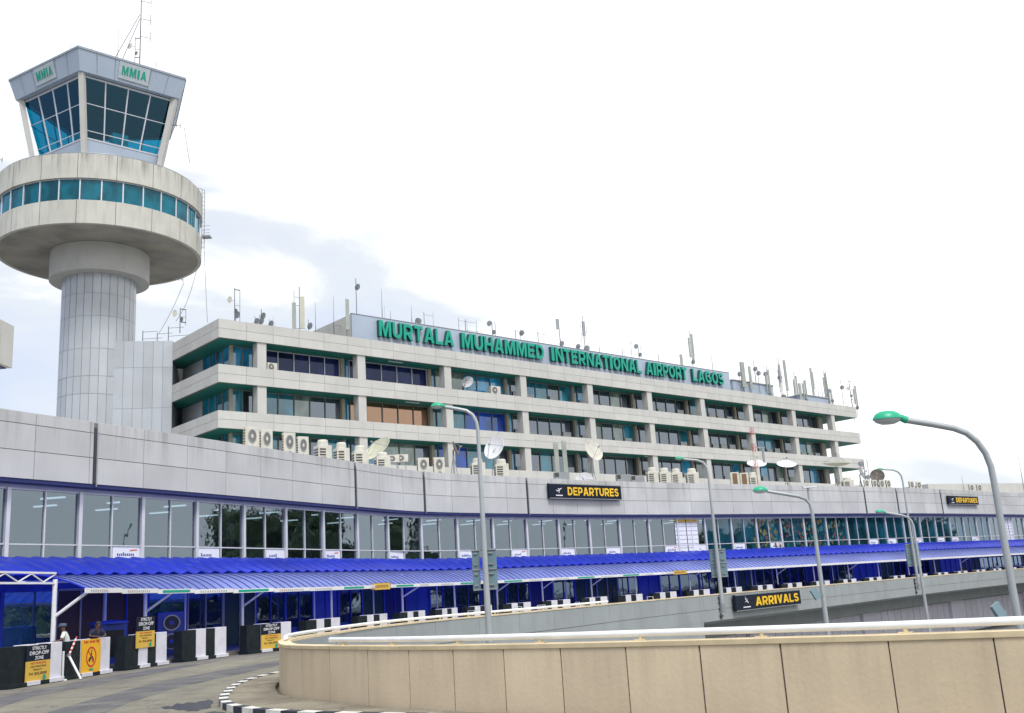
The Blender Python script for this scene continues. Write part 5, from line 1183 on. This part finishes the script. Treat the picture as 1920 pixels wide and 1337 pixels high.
rdish(1111, 846, 21, (.6, -.7, .32), -3.0, 'pale satellite dish above the departures sign', m='offwhite')
rdish(1096, 903, 17, (-.2, -.85, .25), -1.6, 'white dish half hidden by the roof edge above the departures sign', m='white')
rdish(1419, 872, 18, (.0, -.45, .85), -3.0, 'white dish tilted to the sky behind the red lattice mast', m='white')
rdish(1475, 873, 18, (.0, -.45, .85), -3.0, 'white dish tilted to the sky right of the red lattice mast', m='white')
rdish(1569, 874, 26, (.05, -.1, 1), -4.0, 'cream dish lying almost flat near the end of the office block', m='cream')
rdish(1645, 893, 13, (-.3, -.85, .3), -3.2, 'dark mesh dish beside the small roof mast at the right', m='mesh_dish')
rdish(1614, 888, 13, (.8, -.5, .3), -3.4, 'grey dish edge-on left of the dark mesh dish', m='steel')

# ================================================================== MASTS AND AERIALS
def mast(base, ztop, kind, label, sc=1.0, grp='aerials on the office block roof', dirx=V3((1, 0, 0))):
    t_ = thing('antenna_mast', base, label, 'antenna', grp); base = V3(base); h = ztop-base.z; top = V3((base.x, base.y, ztop)); r_ = .045*sc
    b = MB(); b.cyl(base, top if kind != 'whip' else base+ZU*h*.5, r_, r_*.8, 6)
    if kind == 'whip': b.cyl(base+ZU*h*.5, top, r_*.6, r_*.3, 5)
    b.build('mast', M['thin'], t_)
    def pan(off, z0, z1, w_=.3, m='offwhite'):
        b = MB(); c = base+dirx*off; b.box((c.x, c.y-.1, (z0+z1)/2), (w_*sc, .16*sc, z1-z0), .2); b.build('panel_antenna', M['panelgrey' if m == 'offwhite' else m], t_)
        b = MB(); b.cyl((base.x, base.y, z1-.2), (c.x, c.y, z1-.2), .025, None, 5); b.cyl((base.x, base.y, z0+.2), (c.x, c.y, z0+.2), .025, None, 5); b.build('bracket', M['thin'], t_)
    def rod(off, z0, z1): b = MB(); c = base+dirx*off; b.cyl((c.x, c.y, z0), (c.x, c.y, z1), .025*sc, None, 5); b.cyl((base.x, base.y, (z0+z1)/2), (c.x, c.y, (z0+z1)/2), .02, None, 5); b.build('rod_antenna', M['thin'], t_)
    def small_dish(off, z, rad, m='steel'): b = MB(); c = base+dirx*off; c.z = z; b.lathe(c, [(.01, 0), (rad*.7, .05), (rad, .12), (rad, .3*rad), (.01, .35*rad)], 14, M=V3((-.5, -.8, .1)).to_track_quat('Z', 'Y').to_matrix()); b.cyl(c, V3((base.x, base.y, z)), .03, None, 5); b.build('small_dish', M[m], t_)
    def yagi(z, sgn=1, n=5, ln=1.4):
        b = MB(); b.cyl((base.x, base.y, z), base+dirx*sgn*ln*sc+ZU*(z-base.z), .02*sc, None, 5)
        for i in range(n): c = base+dirx*sgn*ln*sc*(i+1)/n+ZU*(z-base.z); b.cyl(c+V3((.1, -.28, -.1))*sc, c-V3((.1, -.28, -.1))*sc, .014*sc, None, 4)
        b.build('yagi_antenna', M['thin'], t_)
    if kind == 'panel': pan(.12, base.z+h*.35, base.z+h*.98, .34)
    if kind == 'panel2': pan(-.55, base.z+h*.28, base.z+h*.72, .36); pan(.32, base.z+h*.32, base.z+h*.84, .40, 'cream'); rod(-.55, base.z+h*.72, base.z+h*.92)
    if kind == 'panel3': pan(-.35, base.z+h*.35, base.z+h*.8, .2); pan(.3, base.z+h*.3, base.z+h*.9, .2); rod(.55, base.z+h*.4, base.z+h*1.0); small_dish(.2, base.z+h*.25, .3)
    if kind == 'dish': small_dish(.25, base.z+h*.8, .34)
    if kind == 'dish2': small_dish(-.3, base.z+h*.88, .32); small_dish(.3, base.z+h*.5, .26); rod(.45, base.z+h*.2, base.z+h)
    if kind == 'frame':
        for o_ in (.0, .5): rod(o_, base.z+h*.35, base.z+h*.98)
        b = MB()
        for z in (.45, .97): b.cyl(base+ZU*h*z, base+dirx*.5+ZU*h*z, .05, None, 5)
        b.build('frame', M['thin'], t_); small_dish(.2, base.z+h*.55, .2); small_dish(-.4, base.z+h*.75, .3, 'offwhite')
    if kind == 'yagi': yagi(base.z+h*.9)
    if kind == 'yagi2': yagi(base.z+h*.9); yagi(base.z+h*.45, 1, 4, 1.8)
    if kind == 'cluster':
        for i, o_ in enumerate((-.45, -.2, .25, .5)): rod(o_, base.z+h*(.3+.1*(i % 2)), base.z+h*(.8+.08*(i % 3)))
        pan(.0, base.z+h*.5, base.z+h*.85, .26, 'steel'); small_dish(.35, base.z+h*.2, .42, 'steel')
    if kind == 'arms': yagi(base.z+h*.42, 1, 2, 1.9); pan(-.25, base.z+h*.68, base.z+h*.98, .3, 'steel')
    return t_
def onb(u, v, w_):     # point on the plane w=w_ of the office block seen at pixel (u, v)
    c = C0+D2*w_; r_ = ray(u, v); k_ = NN.dot(c-V3((0, 0, EYE)))/NN.dot(r_); return r_*k_+V3((0, 0, EYE))
def bmast(u, vt, kind, label, w_=3, zb_=25.0, sc=1.0): 
    p = onb(u, vt, w_); return mast((p.x, p.y, zb_), p.z, kind, label, sc, dirx=D1)
PHZ = 28.3
for a in [(338, 578, 'frame', 'twin pole aerial with a small dish above the left face of the office block'), (440, 540, 'frame', 'framed aerial with a small white dish near the left corner of the office roof'), (490, 580, 'dish', 'short aerial standing alone right of the framed aerial'),
          (561, 538, 'panel2', 'mast with two tall pale panel antennas left of the sign wall'), (591, 566, 'whip', 'thin whip aerial right of the two panel antennas'), (625, 556, 'whip', 'thin whip aerial just left of the sign wall corner')]:
    bmast(*a)
bmast(649, 560, 'panel', 'single tall pale panel antenna at the left corner of the sign wall', .6, 25.0)
for a in [(667, 522, 'dish', 'tall whip with a small dish on the left end of the penthouse'), (715, 542, 'whip', 'whip aerial above the first letter of the sign'), (732, 583, 'whip', 'short rod above the second letter of the sign'), (771, 572, 'whip', 'whip aerial above the middle of the first word'),
          (780, 597, 'dish', 'low small dish above the end of the first word'), (872, 599, 'yagi2', 'double yagi aerial above the second word'), (893, 600, 'whip', 'short rod right of the double yagi aerial'), (922, 603, 'dish2', 'pair of small dishes above the second word'),
          (966, 618, 'yagi', 'small yagi aerial above the end of the second word'), (1008, 622, 'yagi', 'small yagi aerial above the gap before the third word'), (1047, 598, 'arms', 'mast with a grey panel and long arm above the start of the third word'), (1092, 592, 'cluster', 'dense rod cluster with grey dish above the third word'),
          (1122, 630, 'whip', 'short rod right of the dense rod cluster'), (1166, 652, 'yagi', 'tiny yagi above the end of the third word'), (1196, 646, 'dish2', 'small dish pair above the fourth word'), (1234, 664, 'yagi', 'tiny yagi above the end of the fourth word'),
          (1275, 664, 'panel', 'short grey panel above the gap before the last word'), (1292, 618, 'panel3', 'tall rod and panel mast above the start of the last word'), (1331, 642, 'whip', 'tall whip above the end of the last word')]:
    bmast(*a, zb_=PHZ)
# roof cabins and the crowd of masts at the right
for (u0, u1, v, w0, lab) in ((1374, 1449, 716, 2.0, 'grey plant cabin on the office roof just right of the sign wall'), (1503, 1552, 738, 2.0, 'pale plant cabin near the right end of the office roof')):
    p, q = onb(u0, v+2, w0), onb(u1, v+8, w0); t0, t1 = (p-C0).dot(D1), (q-C0).dot(D1); zt_ = max(p.z, q.z) if u0 < 1400 else p.z; t_ = thing('plant_cabin', BP(t0, w0, 25), lab, 'cabin')
    b = MB(); bbox(b, t0, t1, w0, w0+3, 24.9, zt_); b.build('cabin_wall', M['signwall'], t_); b = MB(); bbox(b, t0-.15, t1+.15, w0-.15, w0+3.15, zt_+.003, zt_+.12); b.build('roof', M['conc'], t_)
for a in [(1389, 678, 'panel', 'broad grey panel mast right of the sign wall', 1.6, 1.6), (1403, 686, 'panel', 'narrow grey panel mast on the plant cabin', 1.6, 1), (1419, 686, 'dish', 'mast with small dish behind the plant cabin', 1.7, 1), (1436, 686, 'panel3', 'mast with slim panels at the right of the plant cabin', 1.7, .9),
          (1458, 671, 'cluster', 'tall rod cluster right of the plant cabin', 2, 1), (1468, 674, 'panel', 'tall leaning pale panel next to the rod cluster', 2, 1), (1480, 662, 'whip', 'thin whip right of the tall pale panel', 3, 1), (1497, 718, 'panel', 'short grey panel left of the pale plant cabin', 2, 1),
          (1520, 685, 'cluster', 'tall thin cluster above the pale plant cabin', 2.5, .8), (1535, 688, 'whip', 'left whip above the right part of the pale cabin', 2.5, 1), (1548, 697, 'whip', 'right whip above the end of the pale cabin', 2.5, 1), (1556, 728, 'dish2', 'small dishes at the right end of the pale cabin', 2, 1), (1591, 713, 'frame', 'framed aerial at the far right end of the office roof', 1.5, 1.1)]:
    u, v, kd, lab, w_, sc = a; bmast(u, v, kd, lab, w_, 25.0, sc)
rr = random.Random(21)
for i in range(26):
    u = rr.uniform(1376, 1602); vb = 716+(u-1376)*.17; bmast(u, vb-rr.uniform(18, 58), rr.choice(['whip', 'whip', 'panel', 'dish', 'panel3', 'whip']), 'thin aerial in the crowd right of the sign wall', rr.uniform(1.2, 5), 25.0, rr.uniform(.6, 1))['group'] = 'crowd of thin aerials at the right end of the office roof'
for i in range(16):
    u = rr.uniform(690, 1360); vb = 590+(u-660)*.158; bmast(u, vb-rr.uniform(6, 34), rr.choice(['whip', 'whip', 'yagi', 'dish', 'whip']), 'small thin aerial standing along the top of the sign wall', rr.uniform(2, 6), PHZ, rr.uniform(.6, .9))['group'] = 'small thin aerials along the sign wall'
for i in range(9):
    u = rr.uniform(425, 650); vb = 602+(u-410)*.14; bmast(u, vb-rr.uniform(8, 34), rr.choice(['whip', 'whip', 'yagi', 'dish']), 'small thin aerial on the left part of the office roof', rr.uniform(2, 6), 25.0, rr.uniform(.6, .9))['group'] = 'small thin aerials on the left of the office roof'
# red and white lattice mast, sector antennas on the terminal roof
s = W.su(1419, -2.0, 12, lo=S0); p = W.P(s, -2.0, 10.352); zt_ = at(1417, 800, p.y).z; t_ = thing('lattice_mast', p, 'slim red and white lattice mast in front of the office block', 'mast'); N_ = 16; hh = (zt_-p.z)/N_
for i in range(N_):
    b = MB(); r_ = .2
    c3 = [V3((p.x+r_*math.cos(a), p.y+r_*math.sin(a), 0)) for a in (.3, 2.4, 4.5)]
    for j in range(3):
        b.cyl(c3[j]+ZU*(p.z+i*hh), c3[j]+ZU*(p.z+(i+1)*hh), .022, None, 5); b.cyl(c3[j]+ZU*(p.z+i*hh), c3[(j+1) % 3]+ZU*(p.z+(i+1)*hh), .012, None, 4); b.cyl(c3[j]+ZU*(p.z+i*hh), c3[(j+1) % 3]+ZU*(p.z+i*hh), .012, None, 4)
    b.build('mast_section', M['red'] if (i//2) % 2 else M['offwhite'], t_)
b = MB(); b.box((p.x+.7, p.y, zt_-2.2), (.9, .12, .12), .2); b.box((p.x+.9, p.y, zt_-3.0), (.2, .12, 1.5), .2); b.build('arm', M['steel'], t_)
for u, v, kd, lab in ((1042, 830, 'panel', 'pale sector antenna, left of the pair above the departures sign'), (1057, 826, 'panel', 'pale sector antenna, right of the pair above the departures sign'), (1624, 862, 'dish2', 'mast with two small dishes beside the dark mesh dish'), (1920, 833, 'whip', 'thin mast at the right picture edge'), (1806, 892, 'whip', 'small rod on the far roof right of the last lamp')):
    s = W.su(u, -2.6, 12, lo=S0); p = W.P(s, -2.6, 10.352); mast(p, at(u, v, p.y).z, kd, lab, 1.1, 'aerials on the terminal roof')
# aerials on the tower top and link block
def tmast(u, vt, Y, zb_, kind, lab, sc=1): c = at(u, vt, Y); return mast((c.x, Y, zb_), c.z, kind, lab, sc, 'aerials on the control tower')
for u, v, Y, kd, l in [(134, 56, 84, 'whip', 'thin whip on the tower roof left of its front corner'), (173, 70, 82, 'whip', 'short rod on the tower roof right of its front corner'), (223, 38, 84, 'whip', 'tall thin whip in the middle of the tower roof'), (293, 107, 84, 'whip', 'short rod near the right corner of the tower roof'),
                       (254, 70, 85, 'frame', 'framed aerial left of the main tower mast')]: tmast(u, v, Y, 51.8, kd, l, .8)
c = at(262, -12, 86); mm_ = mast((at(262, 118, 86).x, 86, 51.75), c.z, 'none', 'main antenna mast of the control tower with guy wires and yagi arms', 1.4, 'aerials on the control tower')
x0 = at(262, 118, 86).x
for v in (2, 35, 68):
    z = at(264, v, 86).z; b = MB(); b.cyl((x0, 86, z), (x0+.95, 86, z-.3), .03, None, 5); b.cyl((x0+.95, 86, z+.35), (x0+.95, 86, z-.75), .03, None, 5); b.build('yagi_arm', M['thin'], mm_)
for (u, v, v2) in ((203, 98, 28), (222, 100, 36)): b = MB(); a, e_ = at(262, v2, 86), at(u, v, 84); e_.z = 51.75; b.cyl(a, e_, .035, None, 5); b.build('guy_wire', M['thin'], mm_)
for i, (u0, v0, Y0, u1, v1, Y1, sag) in enumerate([(376, 478, 88, 330, 602, 84, 1.0), (383, 470, 88, 389, 604, 82, .3), (345, 530, 88, 298, 625, 86, .3), (346, 240, 84, 356, 305, 88, .2)]):
    a, e_ = at(u0, v0, Y0), at(u1, v1, Y1); t_ = thing('cable', e_, ['slack cable from the tower drum down to the office roof', 'nearly vertical cable right of the tower drum', 'straight guy cable from the drum soffit to the link block', 'short cable beside the glass cab of the tower'][i], 'cable')
    b = MB(); b.tube([a.lerp(e_, k_/10)-ZU*sag*math.sin(math.pi*k_/10) for k_ in range(11)], .022, 5); b.build('wire', M['thin'], t_)
for i, (u, v, kd) in enumerate([(268, 620, 'yagi2'), (295, 624, 'yagi'), (316, 612, 'yagi2')]):
    c = at(u, v, 88); mast((c.x, 88, 26.03), c.z, kd, ['leftmost yagi on the link block against the tower shaft', 'middle low yagi on the link block', 'right yagi on the link block beside the office roof'][i], 1.0, 'aerials on the link block')
for (u, v, zb_, l) in ((4, 300, 41.1, 'small arm aerial on the left rim of the tower drum'), (338, 236, 45.9, 'small arm aerial on the right edge of the glass cab'), (343, 524, 34.2, 'small arm aerial under the right of the drum')):
    c = at(u, v, 84 if u < 300 else 86); t_ = thing('arm_aerial', c, l, 'antenna', 'aerials on the control tower'); b = MB(); b.cyl(c, c+V3((-.9, .2, .25)), .03, None, 5); b.cyl(c+ZU*.25, c-ZU*.25, .03, None, 5); b.cyl(c+V3((-.4, .1, .3)), c+V3((-.4, .1, -.1)), .025, None, 5); b.build('arm', M['thin'], t_)
# split units and dish on the ledges of the office block
for u, v, lab in ((927, 730, 'split air conditioner on the top ledge of the office block'), (509, 683, 'small white split unit beside the first column on the top floor')):
    p = onb(u, v, .9); place(ac3, (p.x, p.y, 21.93), math.atan2(D1.y, D1.x), lab, (1.5, 1.5, 1.5) if u > 600 else (1.1, 1.1, 1.2))
p = onb(877, 712, .8); dish(V3((p.x, p.y, 23.0)), .62, (-.3, -.9, .3), (p.x, p.y, 21.92), 'small white dish on the top ledge of the office block', grp=None)

# ================================================================== THINGS ON THE PAVEMENT
s = W.su(316, 1.2, 1.5, lo=S0); p = W.P(s, 1.2, .162); ub = place(ac1, p, W.az(s)-.5, 'two-fan air conditioner on the pavement behind the barriers, blue canopy light put in its colour', (1.35, 1.3, 1.22), 'air conditioners at street level')
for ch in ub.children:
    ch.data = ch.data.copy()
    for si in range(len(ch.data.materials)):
        if ch.name.startswith('casing') or ch.name.startswith('fan_hub'): ch.data.materials[si] = M['shopblue']  # casing and hub: blue light under the canopy put into the colour
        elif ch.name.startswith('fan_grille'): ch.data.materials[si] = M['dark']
s = W.su(205, 2.6, 1.2, lo=S0); p = W.P(s, 2.6, .162); az = W.az(s)-.4; t_ = thing('kiosk', p, 'blue roofed kiosk with a dark opening behind the orange sign barrier', 'kiosk')
b = MB(); b.box((p.x, p.y, .16+.8), (1.2, 1.0, 1.6), az); b.build('kiosk_body', M['shopblue'], t_); b = MB(); b.lathe((p.x, p.y, 1.77), [(.8, 0), (.78, .08), (.5, .13), (.01, .15)], 16); b.build('roof', M['shopblue'], t_, True)
n_ = V3((math.sin(az), -math.cos(az), 0)); d_ = V3((math.cos(az), math.sin(az), 0)); b = MB(); c = p+n_*.51; b.quad(c-d_*.45+ZU*.25, c+d_*.45+ZU*.25, c+d_*.45+ZU*1.35, c-d_*.45+ZU*1.35); b.build('opening', M['black'], t_)
# luggage trolleys waiting behind the parapet
tr = proto('luggage_trolley', '', 'trolley', 'luggage trolleys parked on the departures kerb')
b = MB(); b.tube([(-.5, -.3, .3), (.5, -.3, .25), (.5, .3, .25), (-.5, .3, .3), (-.5, -.3, .3)], .025, 6); b.tube([(-.5, -.3, .3), (-.62, -.3, 1.05), (-.62, .3, 1.05), (-.5, .3, .3)], .025, 6); b.tube([(-.58, -.3, .8), (-.2, -.3, .78), (-.2, .3, .78), (-.58, .3, .8)], .02, 6); b.build('frame', M['rail'], tr)
b = MB(); b.box((0, 0, .27), (.9, .5, .03)); b.build('deck', M['steel'], tr)
for x, y in ((.4, 0), (-.4, -.26), (-.4, .26)): b = MB(); b.cyl((x, y-.03, .09), (x, y+.03, .09), .09, None, 12); b.build('wheel', M['black'], tr)
for i, u in enumerate((897, 985, 1022, 1098, 1230, 1450, 1622, 1768)):
    s = BP_.su(u, 1.0, .6, lo=3); p = BP_.P(s, 1.0, .004); place(tr, p, BP_.az(s)+(i % 3-1)*.3, ['luggage trolley just left of the lamp post with wide sign boxes', 'luggage trolley right of the lamp post with wide sign boxes', 'luggage trolley beside a canopy post above the bridge parapet', 'luggage trolley farther right above the bridge parapet', 'luggage trolley midway to the arrivals sign', 'luggage trolley above the arrivals sign', 'luggage trolley right of the arrivals sign', 'luggage trolley nearest the right edge'][i])

# ================================================================== PEOPLE
def skin(name, pts, edges, rad, m, parent, root=0, sub=2):
    me = bpy.data.meshes.new(name); o0 = ORG[parent.name]; me.from_pydata([V3(p)-o0 for p in pts], edges, []); me.materials.append(m)
    o = bpy.data.objects.new(name, me); COL.objects.link(o); o.parent = parent; ORG[o.name] = o0
    md = o.modifiers.new('skin', 'SKIN'); md.use_smooth_shade = True
    for i, r_ in enumerate(rad): v = me.skin_vertices[0].data[i]; v.radius = r_ if isinstance(r_, tuple) else (r_, r_); v.use_root = (i == root)
    sb = o.modifiers.new('sub', 'SUBSURF'); sb.levels = sub; sb.render_levels = sub
    return o
def person(base, face, pose, top_m, leg_m, label, cap_=False, h=1.72):
    k = h/1.72; cf, sf = math.cos(face), math.sin(face); B = V3(base)
    def T(x, y, z): return B+V3((x*cf-y*sf, x*sf+y*cf, z))*k       # x forward, y left
    t_ = thing('person', base, label, 'person')
    J = {}
    J['pel'] = (0, 0, .93); J['sp'] = (.02+pose['lean']*.35, 0, 1.15); J['ch'] = (.03+pose['lean'], 0, 1.34); J['nk'] = (.04+pose['lean']*1.2, 0, 1.47); J['hb'] = (.06+pose['lean']*1.3, 0, 1.56); J['ht'] = (.07+pose['lean']*1.3, 0, 1.67)
    for s_, n in ((1, 'l'), (-1, 'r')):
        J['sh'+n] = (.03+pose['lean'], .19*s_, 1.40); J['el'+n], J['wr'+n] = pose[n]; J['hp'+n] = (0, .10*s_, .88); J['kn'+n] = (.03, .11*s_, .48); J['an'+n] = (-.02, .12*s_, .09); J['to'+n] = (.16, .13*s_, .04)
        w_ = V3(J['wr'+n]); e_ = V3(J['el'+n]); hd = (w_-e_).normalized(); J['pa'+n] = tuple(w_+hd*.06)
        sd_ = V3((0, 1, 0)) if abs(hd.y) < .8 else V3((1, 0, 0))
        for f_ in range(5):
            a = (f_-1.5)*.018 if f_ < 4 else .045*-s_; ln = (.13, .145, .14, .12, .07)[f_]; J['f%d%s' % (f_, n)] = tuple(w_+hd*ln+sd_*a+V3((0, 0, -.02)))
    names = list(J); ix = {n: i for i, n in enumerate(names)}
    E = [('pel', 'sp'), ('sp', 'ch'), ('ch', 'nk'), ('nk', 'hb'), ('hb', 'ht')]
    for n in 'lr': E += [('ch', 'sh'+n), ('sh'+n, 'el'+n), ('el'+n, 'wr'+n), ('wr'+n, 'pa'+n), ('pel', 'hp'+n), ('hp'+n, 'kn'+n), ('kn'+n, 'an'+n), ('an'+n, 'to'+n)]+[('pa'+n, 'f%d%s' % (f_, n)) for f_ in range(5)]
    rd = dict(pel=(.14, .11), sp=(.13, .10), ch=(.15, .11), nk=.055, hb=.085, ht=.08, sh=.06, el=.042, wr=.03, pa=.034, hp=.085, kn=.058, an=.042, to=.04)
    rad = [tuple(x*k for x in rd[n]) if isinstance(rd.get(n), tuple) else (rd.get(n) or rd.get(n[:2]) or .009)*k for n in names]
    bd = skin('body', [T(*J[n]) for n in names], [(ix[a], ix[c]) for a, c in E], rad, M['skin'], t_, ix['pel'])
    c = ['sp', 'ch', 'shl', 'shr', 'ell', 'elr', 'pel', 'nk']; cj = dict(J); cj['ell'] = tuple(V3(J['shl']).lerp(V3(J['ell']), .8)); cj['elr'] = tuple(V3(J['shr']).lerp(V3(J['elr']), .8)); cj['nk'] = tuple(V3(J['ch']).lerp(V3(J['nk']), .6))
    skin('shirt', [T(*cj[n]) for n in c], [(6, 0), (0, 1), (1, 2), (1, 3), (2, 4), (3, 5), (1, 7)], [(.165*k, .125*k), (.175*k, .13*k), .085*k, .085*k, .065*k, .065*k, (.17*k, .13*k), .08*k], top_m, t_, 6)
    c = ['pel', 'hpl', 'hpr', 'knl', 'knr', 'anl', 'anr']; skin('trousers', [T(*J[n]) for n in c], [(0, 1), (0, 2), (1, 3), (2, 4), (3, 5), (4, 6)], [(.16*k, .125*k), .105*k, .105*k, .08*k, .08*k, .07*k, .07*k], leg_m, t_, 0)
    hc = T(J['ht'][0], 0, 1.63)
    b = MB(); b.lathe(hc, [(.103*k, .0), (.106*k, .05), (.085*k, .09), (.03*k, .112), (.001, .114)], 16); hr = b.build('hair', M['black'], bd, True)
    for sy in (-1, 1):
        b = MB(); c_ = T(J['ht'][0]-.005, .094*sy, 1.60); b.cyl(c_-V3((0, 0, .03)), c_+V3((0, 0, .03)), .014, .016, 6); b.build('ear', M['skin'], bd)
        b = MB(); c_ = T(J['ht'][0]+.083, .032*sy, 1.615); b.lathe(c_, [(.001, -.01), (.011, 0), (.001, .01)], 8); b.build('eye', M['white'], bd)
    b = MB(); c_ = T(J['ht'][0]+.092, 0, 1.585); b.cyl(c_+V3((0, 0, .03)), c_-V3((0, 0, .01)), .008, .018, 6); b.build('nose', M['skin'], bd)
    b = MB(); b.box(T(J['ht'][0]+.08, 0, 1.545), (.02, .05, .01), face); b.build('mouth', M['red'], bd)
    if cap_:
        b = MB(); b.lathe(hc+ZU*.03, [(.12*k, .0), (.135*k, .05), (.13*k, .085), (.06*k, .10), (.001, .102)], 18); cc = T(J['ht'][0]+.12, 0, 1.665); b.box(cc, (.12, .16, .015), face); b.build('cap', M['cap'], t_, True)
    return t_
p, d_, n_ = BF[1]
q = at(128, 1200, (p+d_*.5-n_*.75).y); person((q.x, q.y, .162), R(200), dict(lean=.10, l=((.22, .34, 1.18), (.40, .42, 1.16)), r=((.10, -.30, 1.15), (.26, -.30, .98))), M['shirt'], M['cloth_navy'], 'person in a white shirt and peaked cap resting a hand on the barrier', True, 1.72)
q = at(176, 1190, (p+d_*2.1-n_*.85).y); person((q.x, q.y, .162), R(-40), dict(lean=.16, l=((.30, .30, 1.22), (.50, .12, 1.20)), r=((.28, -.30, 1.22), (.50, -.12, 1.20))), M['cloth_navy'], M['cloth_navy'], 'person in navy leaning on the barrier above the orange sign', False, 1.74)
for i, (u, fc, m_) in enumerate([(1150, 0, 'cloth_navy'), (1805, 1.0, 'shopbrown'), (1872, 2.0, 'shirt')]):
    s = BP_.su(u, -1.6, 1, lo=3); q = BP_.P(s, -1.6, .162); person(q, fc, dict(lean=.03, l=((.05, .27, 1.15), (.15, .28, .92)), r=((.05, -.27, 1.15), (.12, -.28, .92))), M[m_], M['cloth_navy'], ['distant person in dark clothes standing under the canopy right of the central lamp', 'distant person in brown under the canopy near the right lamp', 'distant person in a pale shirt at the far right under the canopy'][i], False, 1.7)

# ================================================================== TREES ACROSS THE FORECOURT (seen mirrored in the glass)
def tree(loc, h, rad, label, seed):
    rr = random.Random(seed); x, y, z = loc; t_ = thing('tree', loc, label, 'tree', 'broad trees across the forecourt')
    b = MB(); b.tube([(x, y, z), (x+.3, y, z+h*.25), (x, y+.4, z+h*.5)], [.6, .45, .3], 8)
    for i in range(6):
        a = i*1.05; b.cyl((x, y, z+h*.3), (x+math.cos(a)*rad*.6, y+math.sin(a)*rad*.6, z+h*.62), .22, .08, 6)
    b.build('trunk', M['bark'], t_)
    b = MB()
    cl = [(rr.uniform(-1, 1)*rad*.75, rr.uniform(-1, 1)*rad*.75, h*rr.uniform(.42, .86), rad*rr.uniform(.25, .42)) for _ in range(26)]
    for cx_, cy_, cz_, cr_ in cl:
        for _ in range(230):
            v = V3((rr.gauss(0, 1), rr.gauss(0, 1), rr.gauss(0, 1))).normalized()*cr_*rr.uniform(.6, 1.05); v.z *= .75; c = V3((x+cx_, y+cy_, z+cz_))+v
            a = V3((rr.gauss(0, 1), rr.gauss(0, 1), rr.gauss(0, 1))).normalized()*.8; e_ = a.cross(V3((rr.gauss(0, 1), rr.gauss(0, 1), rr.gauss(0, 1)))).normalized()*.4
            b.add([c-a, c-e_, c+a, c+e_], [(0, 1, 2, 3)])
    for cx_, cy_, cz_, cr_ in cl: b.lathe((x+cx_, y+cy_, z+cz_), [(.01, -cr_*.6), (cr_*.6, -cr_*.45), (cr_*.8, 0), (cr_*.6, cr_*.45), (.01, cr_*.6)], 9)
    b.build('crown', M['leafa'], t_)
for i, (x, y, h, r_) in enumerate([(98, 113, 26, 16), (122, 98, 17, 12), (104, 70, 11, 9), (118, 132, 17, 12), (112, 46, 10, 9)]):
    tree((x, y, -5.5), h, r_, ['tallest broad tree across the forecourt', 'second tallest broad tree behind the tallest one', 'small round tree in front of the tree group', 'tree at the far side of the group', 'lone low tree nearest the road'][i], 30+i)
